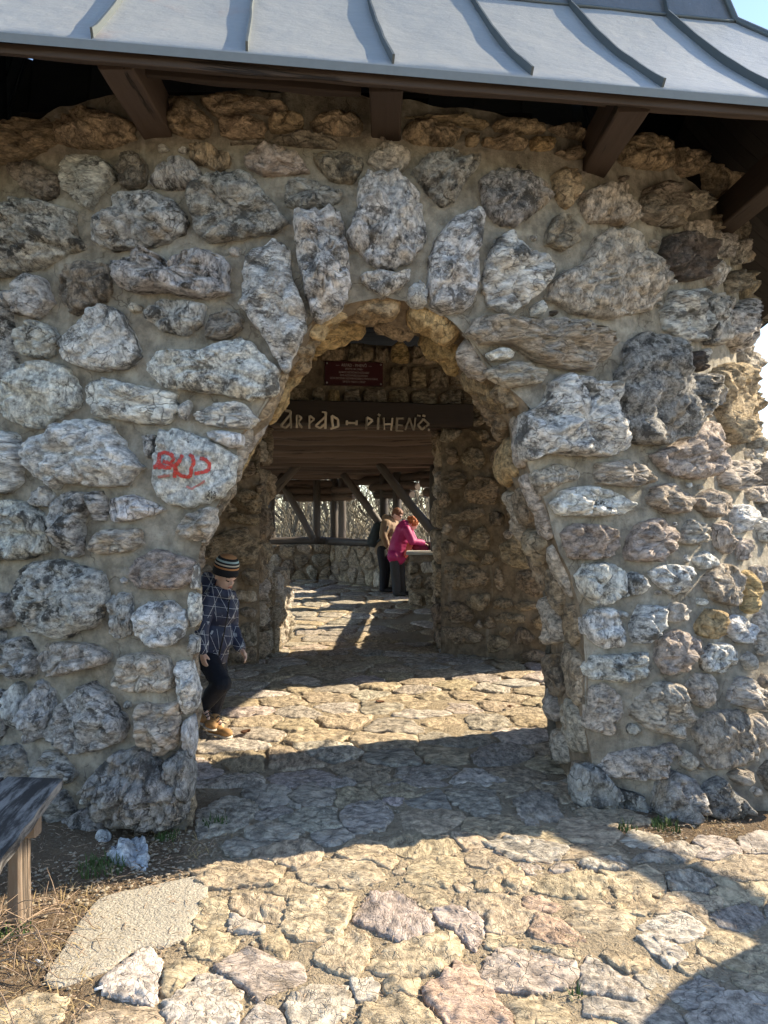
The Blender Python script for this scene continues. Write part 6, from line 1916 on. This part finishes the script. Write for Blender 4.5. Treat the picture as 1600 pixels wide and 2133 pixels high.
TT = lambda x, y, z: hc3 + fr3 @ V((x * S3, y * S3, z * S3))
rh = random.Random(4)
h_.ball(TT(-.1, 0, .13), (.48 * S3, .42 * S3, .42 * S3), fr3, 16, 10)
for _ in range(46):
    a, e = rh.uniform(0, 6.28), rh.uniform(-.5, 1.5)
    p = V((math.cos(a) * math.cos(e), math.sin(a) * math.cos(e), math.sin(e)))
    if p.x > .45 and p.z < .45: continue
    h_.ball(TT(-.1 + p.x * .44, p.y * .40, .12 + p.z * .40), rh.uniform(.09, .13) * S3, seg=8, rings=6)
h_.build('curly_hair', M['red_hair'], wom, hc3, .009, 1, rough=.006, rs=50)
bag = Blob(); bag.cap(zoomp(1010, 960, YW - .05), .06, zoomp(1230, 1000, YW - .05), .05); bag.cap(zoomp(1010, 970, YW + .08), .05, zoomp(1200, 1010, YW + .08), .05)
bo = bag.build('scarf', plain('dark_red_scarf', (.16, .008, .03), rough=.9, var=.3), None, zoomp(1100, 1010, YW), .012, 2, rough=.012, rs=12)
tag(bo, 'crumpled dark red cloth lying on the stone pier beside the bending visitor', 'cloth')

# ------------------------------------------------------------------ bench at the left, brambles, litter, grass
bench = empty('bench', (-1.45, 2.7, 0))
tag(bench, 'weathered dark wooden bench at the left edge in front of the stone wall', 'bench')
def plank(name, corners, z, th, material, parent):
    """tapered plank, corners a,b at the far end, c,d at the near end; grain along it"""
    a, b, c, d = [V((x, y, z)) for x, y in corners]
    o0 = (a + b) / 2; o1 = (c + d) / 2
    fr = axis_frame(o0, o1); inv = fr.inverted()
    n = 22; vv = []; ff = []
    for i in range(n + 1):
        t = i / n
        l, r = a.lerp(d, t), b.lerp(c, t)
        w = .008 * noise.noise(V((t * 9, 3, 0))); w2 = .008 * noise.noise(V((t * 9, 7, 0)))
        l = l + (l - r).normalized() * w; r = r + (r - l).normalized() * w2
        for q, dz in ((l, 0), (r, 0), (r, -th), (l, -th)):
            vv.append(inv @ (q + V((0, 0, dz + .003 * noise.noise(q * 8))) - o0))
    for i in range(n):
        for j in range(4): ff.append((i * 4 + j, i * 4 + (j + 1) % 4, (i + 1) * 4 + (j + 1) % 4, (i + 1) * 4 + j))
    ff += [(3, 2, 1, 0), (n * 4, n * 4 + 1, n * 4 + 2, n * 4 + 3)]
    o = place_axis(name, vv, ff, o0, o1, material, parent, False)
    bm = bmesh.new(); bm.from_mesh(o.data); bmesh.ops.recalc_face_normals(bm, faces=bm.faces); bm.to_mesh(o.data); bm.free()
    return o
plank('seat', [(-1.60, 3.16), (-1.355, 3.14), (-1.215, 2.30), (-1.52, 2.28)], .455, .038, M['bench'], bench)
plank('seat', [(-1.87, 3.14), (-1.615, 3.16), (-1.535, 2.28), (-1.80, 2.28)], .452, .038, M['bench'], bench)
timber('leg', V((-1.40, 2.86, -.05)), V((-1.40, 2.86, .36)), .05, .10, M['bench_leg'], bench, seed=5, up=V((0, 1, 0)))
timber('leg', V((-1.74, 2.84, -.05)), V((-1.74, 2.84, .36)), .05, .10, M['bench_leg'], bench, seed=6, up=V((0, 1, 0)))
timber('crossbar', V((-1.80, 2.86, .375)), V((-1.33, 2.86, .375)), .06, .085, M['bench_leg'], bench, seed=7)

def bramble(name, base, n, seed, span, label):
    r = random.Random(seed)
    vv, ff = [], []
    for k in range(n):
        p = V(base) + V((r.uniform(-.18, .12), r.uniform(-.22, .22), 0))
        a = r.uniform(-1.0, 1.1); d = V((math.cos(a), math.sin(a) * .8, r.uniform(.5, 1.4))).normalized()
        L = r.uniform(.5, 1) * span; m = 14; pts = []; rad0 = r.uniform(.0022, .0048); rads = []
        for i in range(m + 1):
            pts.append(p.copy()); rads.append(rad0 * (1 - .75 * i / m))
            p = p + d * L / m
            d = (d + V((r.uniform(-.12, .12), r.uniform(-.12, .12), -.20 * span + r.uniform(-.08, .05)))).normalized()
            if p.z < .01: p.z = .01; d.z = abs(d.z) * .2
        tube_into(vv, ff, pts, rads, 5)
        for i in range(3, m, 3):
            if r.random() < .7:
                q = pts[i]; dd = V((r.uniform(-1, 1), r.uniform(-1, 1), r.uniform(-.2, .8))).normalized()
                l2 = r.uniform(.05, .16)
                tube_into(vv, ff, [q, q + dd * l2 * .5 + V((0, 0, .01)), q + dd * l2], [.0018, .0014, .0008], 4)
    o = mesh_obj(name, vv, ff, M['bramble'], None, base)
    return tag(o, label, 'shrub')
bramble('bramble_shrub', V((-1.42, 2.62, 0)), 20, 3, .58, 'leafless thorny bramble canes around the bench leg')

def blade_stuff(name, spots, mat_, seed, label, hmin, hmax, n, w=.003, bend=.5):
    r = random.Random(seed); vv, ff = [], []
    for (x, y, rad) in spots:
        for _ in range(int(n * rad * rad)):
            a = r.uniform(0, 6.28); q = math.sqrt(r.random()) * rad
            bx, by = x + math.cos(a) * q, y + math.sin(a) * q
            z0 = floor_z(bx, by) - .012; h = r.uniform(hmin, hmax); b_ = r.uniform(0, 6.28)
            dx, dy = math.cos(b_) * h * bend * r.uniform(.3, 1.2), math.sin(b_) * h * bend * r.uniform(.3, 1.2)
            sx, sy = -math.sin(b_) * w, math.cos(b_) * w
            k = len(vv)
            vv += [(bx - sx, by - sy, z0), (bx + sx, by + sy, z0), (bx + dx * .4 + sx * .8, by + dy * .4 + sy * .8, z0 + h * .6), (bx + dx * .4 - sx * .8, by + dy * .4 - sy * .8, z0 + h * .6), (bx + dx, by + dy, z0 + h * r.uniform(.7, 1))]
            ff += [(k, k + 1, k + 2, k + 3), (k + 3, k + 2, k + 4)]
    o = mesh_obj(name, vv, ff, mat_, None, (spots[0][0], spots[0][1], 0))
    return tag(o, label, 'grass', kind='stuff')
M['green'] = plain('green_grass', (0.065, 0.11, 0.03), rough=.8, var=.5, scale=8)
M['straw'] = plain('straw', (0.40, 0.29, 0.14), rough=.85, var=.4, scale=8)
gspots = [(-.86, 3.78, .07), (-1.25, 3.30, .10), (-1.38, 2.78, .06), (1.22, 3.72, .05), (1.42, 3.74, .07), (1.80, 3.02, .08), (.62, 2.42, .025), (-1.05, 3.62, .06)]
blade_stuff('grass_tufts', gspots, M['green'], 5, 'short green grass in the soil at the foot of the wall', .02, .07, 14000)
sspots = [(-1.25, 2.45, .30), (-1.1, 2.75, .18), (-.95, 3.60, .22), (1.68, 3.74, .14), (-1.3, 3.1, .2), (-1.0, 2.2, .2)]
blade_stuff('dry_grass', sspots, M['straw'], 6, 'dry straw lying around the bench and the wall foot', .015, .045, 2400, w=.0016, bend=2.6)

# loose grit, chips and leaf litter: nobody could count them
r = random.Random(12); vv, ff = [], []
def pebble(x, y, s, z=None):
    k = len(vv); z = (floor_z(x, y) - .004) if z is None else z
    sx, sy, sz = s * r.uniform(.7, 1.3), s * r.uniform(.7, 1.3), s * r.uniform(.4, .8); a = r.uniform(0, 6.28); c, s_ = math.cos(a), math.sin(a)
    for px_, py_, pz_ in ((1, 0, 0), (0, 1, 0), (-1, 0, 0), (0, -1, 0), (.1, .1, 1), (.55, .55, .55), (-.5, .6, .5), (-.6, -.5, .6), (.5, -.6, .45)):
        X, Y = px_ * sx * r.uniform(.85, 1.15), py_ * sy * r.uniform(.85, 1.15)
        vv.append((x + X * c - Y * s_, y + X * s_ + Y * c, z + pz_ * sz))
    for f in ((0, 1, 5), (1, 2, 6), (2, 3, 7), (3, 0, 8), (5, 1, 6), (6, 2, 7), (7, 3, 8), (8, 0, 5), (5, 6, 4), (6, 7, 4), (7, 8, 4), (8, 5, 4)): ff.append(tuple(k + i for i in f))
for _ in range(8000):
    x, y = r.uniform(-1.6, 1.9), 2.0 + 2.2 * r.random() ** 1.2
    if math.hypot(x - CX, y - CY) < 3.84 and not (-.98 < x < 1.04): continue
    if not clear((x, y), -.001) and r.random() < .93: continue
    pebble(x, y, r.choice((.0025, .003, .004, .005, .006, .009)) * r.uniform(.7, 1.3))
for _ in range(3500):
    x, y = r.uniform(-1.5, 2.2), r.uniform(4.2, 9)
    pebble(x, y, r.uniform(.004, .011))
for _ in range(420):
    x, y = r.uniform(-1.7, -.75), r.uniform(3.0, 3.75)
    pebble(x, y, r.uniform(.004, .012))
grit = mesh_obj('gravel', vv, ff, plain('grit', (.33, .275, .20), rough=.95, var=.9, scale=60), None, (0, 3, 0), smooth=False)
tag(grit, 'loose grit and stone chips scattered between the paving stones', 'gravel', kind='stuff')
vv, ff = [], []
for _ in range(2600):
    x, y = r.uniform(-1.7, 1.9), 2.0 + 2.3 * r.random()
    if x > -.7 and r.random() < .5: continue
    if math.hypot(x - CX, y - CY) < 3.84: continue
    a = r.uniform(0, 6.28); L = r.uniform(.012, .06); z = floor_z(x, y) + r.uniform(-.004, .012)
    d = V((math.cos(a), math.sin(a), r.uniform(-.12, .12)))
    p = V((x, y, z))
    tube_into(vv, ff, [p, p + d * L * .5 + V((r.uniform(-.004, .004), r.uniform(-.004, .004), .003)), p + d * L], [.0011, .0012, .0007], 4)
tw = mesh_obj('twig_litter', vv, ff, M['bramble'], None, (-.5, 3, 0))
tag(tw, 'dry twigs and stalks scattered over the ground before the wall', 'litter', kind='stuff')
# a few fallen leaves
def leaf(x, y, s, seed, label):
    r = random.Random(seed); a = r.uniform(0, 6.28); z = floor_z(x, y) + .018
    pts = []
    n = 9; vv = []; ff = []
    for i in range(n + 1):
        t = i / n; w = math.sin(math.pi * t) ** .8 * .42 * s
        for q in (-1, 0, 1):
            X, Y = (t - .5) * s, q * w
            vv.append(V((x + X * math.cos(a) - Y * math.sin(a), y + X * math.sin(a) + Y * math.cos(a), z + .3 * s * (abs(q) * .5 + (t - .5) ** 2 * 1.2))))
    for i in range(n):
        for q in (0, 1): ff.append((i * 3 + q, i * 3 + q + 1, i * 3 + q + 4, i * 3 + q + 3))
    o = mesh_obj('fallen_leaf', vv, ff, M['leaf'], None, (x, y, z))
    sm_ = o.modifiers.new('t', 'SOLIDIFY'); sm_.thickness = .0012
    tag(o, label, 'leaf', 'fallen leaves on the paving')
M['leaf'] = plain('dead_leaf', (0.11, 0.05, 0.025), rough=.8, var=.4, scale=25)
g1, g2, g3 = on_ground(512, 1532), on_ground(792, 1468), on_ground(1062, 1478)
leaf(g1.x, g1.y, .085, 1, 'curled dark brown leaf on the sunlit paving right of the child')
leaf(g2.x, g2.y, .075, 2, 'dark dead leaf lying mid-floor in the sunlit passage')
leaf(g3.x, g3.y, .06, 4, 'small dead leaf on the paving near the right jamb')

# white-painted lumps, paper scraps
M['paper'] = plain('white_paper', (.75, .75, .76), rough=.8, var=.1)
ps = random.Random(9)
for i, (pl, H, lab) in enumerate((([(222,1768),(250,1748),(300,1745),(312,1770),(302,1800),(262,1792),(235,1788)], .05, 'flat pale bluish stone lying in the dark soil left of the doorway'), ([(196,1735),(215,1726),(234,1732),(228,1744),(205,1746)], .032, 'small crumbled pale lump beside the big foot boulder'))):
    o = rock('loose_stone', [tuple(on_ground(a, b, .02)[:2]) for a, b in pl], flag_map, H, M['stone'], None, (.62, .65, .68, .15), 8000 + i, cell=.008, boxy=.3, rough=1.1, facet=1.4, edge=.14)
    tag(o, lab, 'stone', 'loose pale stones by the wall')
def butt(px, py, ang, label):
    c = on_ground(px, py, .01); d = V((math.cos(ang), math.sin(ang), .05))
    b_ = empty('cigarette_butt', c)
    tag(b_, label, 'cigarette butt', 'cigarette butts on the ground')
    for nm, a, e, mt in (('paper_tube', -.012, .014, M['paper']), ('filter_tip', .0142, .026, M['butt'])):
        v1, f1 = [], []
        tube_into(v1, f1, [c + d * a, c + d * (a + e) / 2, c + d * e], [.0045] * 3, 8)
        mesh_obj(nm, v1, f1, mt, b_, c)
M['butt'] = plain('filter_tip', (.62, .52, .40), rough=.8)
butt(205, 2059, .5, 'white cigarette butt lying beside a pale slab, lower left'); butt(80, 2002, -.6, 'white cigarette butt at the edge of the concrete slab')
sc_ = on_ground(86, 1724, .01)
o = rock('paper_scrap', [(sc_.x - .02, sc_.y - .012), (sc_.x + .015, sc_.y - .01), (sc_.x + .02, sc_.y + .006), (sc_.x - .01, sc_.y + .012)], flag_map, .025, M['paper'], None, (.8, .8, .8, 0), 8100, cell=.006, boxy=.5, rough=.6)
tag(o, 'tiny white paper scrap on the soil under the bench end', 'paper scrap')

# boulder added out of view, right of the doorway, to shade the paving
bo_pts = []
bl = Blob(); bl.ball((2.98, 2.80, .45), (.45, .48, 1.08)); bl.ball((2.98, 2.45, .3), (.5, .5, .95)); bl.ball((3.13, 2.85, .2), (.5, .42, .6))
shade_boulder = bl.build('boulder', M['stone'], None, (3.5, 2.9, 0), .035, 3, rough=.06, rs=2.6)
shade_boulder.color = tone('g')
tag(shade_boulder, 'tall rounded limestone boulder added right of the gatehouse to shade the paving', 'boulder')

# ------------------------------------------------------------------ bare trees on the slope behind
def tree(name, base, H, seed, lean, label, density=1.0, group='bare trees behind the lookout', tw=1.0):
    r = random.Random(seed)
    tv, tf, cv2, cf2 = [], [], [], []
    root = empty(name, base)
    def grow(p, d, L, rad, lvl):
        m = 5 if lvl < 2 else 4
        pts = [p.copy()]; rads = [rad]
        for i in range(m):
            d = (d + V((r.uniform(-.16, .16), r.uniform(-.16, .16), r.uniform(-.02, .12)))).normalized()
            p = p + d * L / m; pts.append(p.copy()); rads.append(rad * (1 - .42 * (i + 1) / m))
        if lvl < 2: tube_into(tv, tf, pts, rads, 7 if lvl == 0 else 5)
        else: tube_into(cv2, cf2, pts, rads, 4 if lvl < 4 else 3)
        if lvl >= 5: return
        n = (4, 5, 4, 3, 2)[lvl]
        n = max(2, int(n * density + r.random()))
        for k in range(n):
            t = r.uniform(.3, 1.0) if lvl else r.uniform(.25, 1)
            idx = min(m - 1, int(t * m)); q = pts[idx].lerp(pts[idx + 1], t * m - idx)
            ax = V((r.uniform(-1, 1), r.uniform(-1, 1), r.uniform(-.3, .6))).normalized()
            dd = (d * r.uniform(.45, .9) + ax * r.uniform(.6, 1.0)).normalized()
            grow(q, dd, L * r.uniform(.42, .68), max(.0075, rads[idx] * r.uniform(.45, .65)), lvl + 1)
    grow(V(base), V((lean, r.uniform(-.1, .1), 1)).normalized(), H * .62, H * .011 * tw + .02, 0)
    mesh_obj('trunk', tv, tf, M['bark'], root, base)
    if cf2: mesh_obj('crown', cv2, cf2, M['twig'], root, base)
    tag(root, label, 'tree', group)
TREES = [(-.4, 18.6, 4.6, .22), (-2.9, 22, 6.4, .16), (1.0, 22.3, 6.2, -.2), (-2.6, 19.5, 5.2, .10), (-1.1, 20.5, 5.6, -.12), (.4, 19.8, 5.0, .05), (1.6, 20.2, 5.4, -.08), (-4.0, 21, 6.0, .12), (-2.0, 23.5, 7.0, -.05), (.0, 24.5, 7.4, .10), (2.0, 24, 7.0, .0), (-3.4, 27, 8.5, .06), (-.9, 28.5, 9.0, -.08), (1.4, 29, 8.8, .06), (-5.2, 25, 7.5, .1), (3.4, 26, 7.5, -.1), (-2.6, 33, 10, .05), (.6, 34, 10.5, -.04), (3.0, 33, 10, .0)]
WHERE = ['small leaning tree close behind the pair of corner posts', 'forked bare tree left of the corner posts', 'crooked bare tree above the red-haired visitor', 'leaning bare tree nearest behind the left corner of the parapet', 'slender bare tree rising behind the middle rail posts', 'bare tree just behind the two visitors', 'bare tree behind the right-hand post of the lookout', 'twiggy bare tree at the far left of the lookout opening',
 'tall leafless tree in the second row, left of the corner posts', 'tall leafless tree in the second row behind the pair of posts', 'tall leafless tree in the second row, right of the visitors', 'high thin tree in the back row at the left', 'high thin tree in the back row at the middle', 'high thin tree in the back row at the right']
for i, (x, yy, H, ln_) in enumerate(TREES):
    lab = WHERE[i] if i < len(WHERE) else ['farthest leafless tree of the thicket, at its left end', 'slim far tree in the left of the third row', 'slim far tree left of the back row middle', 'slim far tree right of the back row middle', 'farthest leafless tree of the thicket, at its right end'][i - len(WHERE)]
    tree('bare_tree', V((x, yy, ground_z(x, yy) - .1)), H, 40 + i, ln_, lab, density=1.0 if yy < 26 else .9)
# tree added out of view so its long limb shades a bar of paving
shade_tree = empty('bare_tree', (4.3, 6.6, -.05))
tag(shade_tree, 'bare tree added right of the gatehouse, its long level limb casting a bar of shade', 'tree')
tv, tf = [], []
tube_into(tv, tf, [V((4.3, 6.6, -.1)), V((4.2, 6.3, .9)), V((4.0, 5.9, 1.8)), V((4.25, 5.55, 2.35)), V((4.60, 4.98, 2.5)), V((4.95, 4.38, 2.48)), V((5.3, 3.75, 2.55)), V((5.7, 3.05, 2.8))], [.15, .13, .12, .11, .10, .095, .085, .06], 9)
tube_into(tv, tf, [V((4.0, 5.9, 1.8)), V((3.9, 6.1, 2.8)), V((4.2, 6.2, 4.2)), V((4.1, 6.6, 5.5))], [.11, .09, .06, .03], 8)
mesh_obj('trunk', tv, tf, M['bark'], shade_tree, (4.3, 6.6, 0))
cv2, cf2 = [], []
r = random.Random(3)
for k in range(26):
    p = V((4.1, 6.4, 3)).lerp(V((4.1, 6.6, 5.4)), r.random()); d = V((r.uniform(-1, 1), r.uniform(-1, 1), r.uniform(.1, .9))).normalized()
    tube_into(cv2, cf2, [p, p + d * .5 + V((0, 0, .06)), p + d * r.uniform(.8, 1.5)], [.02, .012, .004], 5)
mesh_obj('crown', cv2, cf2, M['twig'], shade_tree, (4.1, 6.5, 3))

# undergrowth filling the slope below the parapet
r = random.Random(55); vv, ff = [], []
for _ in range(1000):
    yy = r.uniform(17.5, 30); x = r.uniform(-.26, .20) * yy
    p = V((x, yy, ground_z(x, yy))); d = V((r.uniform(-.6, .6), r.uniform(-.4, .4), 1)).normalized(); L = r.uniform(1.0, 5.2)
    pts = [p.copy()]; rads = [.018]
    for k in range(5):
        d = (d + V((r.uniform(-.35, .35), r.uniform(-.3, .3), r.uniform(-.25, .1)))).normalized(); p = p + d * L / 5
        pts.append(p.copy()); rads.append(.018 * (1 - .13 * (k + 1)))
    tube_into(vv, ff, pts, rads, 3)
    for k in range(1, 6):
        for s in range(2):
            dd = (d + V((r.uniform(-1, 1), r.uniform(-1, 1), r.uniform(-.3, .8)))).normalized(); l2 = r.uniform(.2, .7)
            q = pts[k]
            tube_into(vv, ff, [q, q + dd * l2 * .5 + V((0, 0, .03)), q + dd * l2], [.009, .008, .005], 3)
brush = mesh_obj('undergrowth', vv, ff, M['twig'], None, (0, 22, 0))
tag(brush, 'dense leafless undergrowth on the slope beyond the parapet', 'undergrowth', kind='stuff')
# far wooded ridge
hv, hf = [], []
for i in range(61):
    a = R(-50 + 100 * i / 60)
    for j, (d_, h) in enumerate(((120, -14), (200, -12), (330, -9), (480, -7 + 5 * noise.noise(V((i * .18, 0, 0)))), (620, -20))):
        hv.append((math.sin(a) * d_, math.cos(a) * d_, h + 2 * noise.noise(V((i * .9, j, 0)))))
for i in range(60):
    for j in range(4): hf.append((i * 5 + j, i * 5 + j + 1, (i + 1) * 5 + j + 1, (i + 1) * 5 + j))
hill = mesh_obj('hills', hv, [tuple(reversed(f)) for f in hf], plain('wooded_hill', (.17, .14, .085), rough=1, var=.5, scale=.2), None)
tag(hill, kind='structure')

bpy.data.scenes.remove(_tmp)
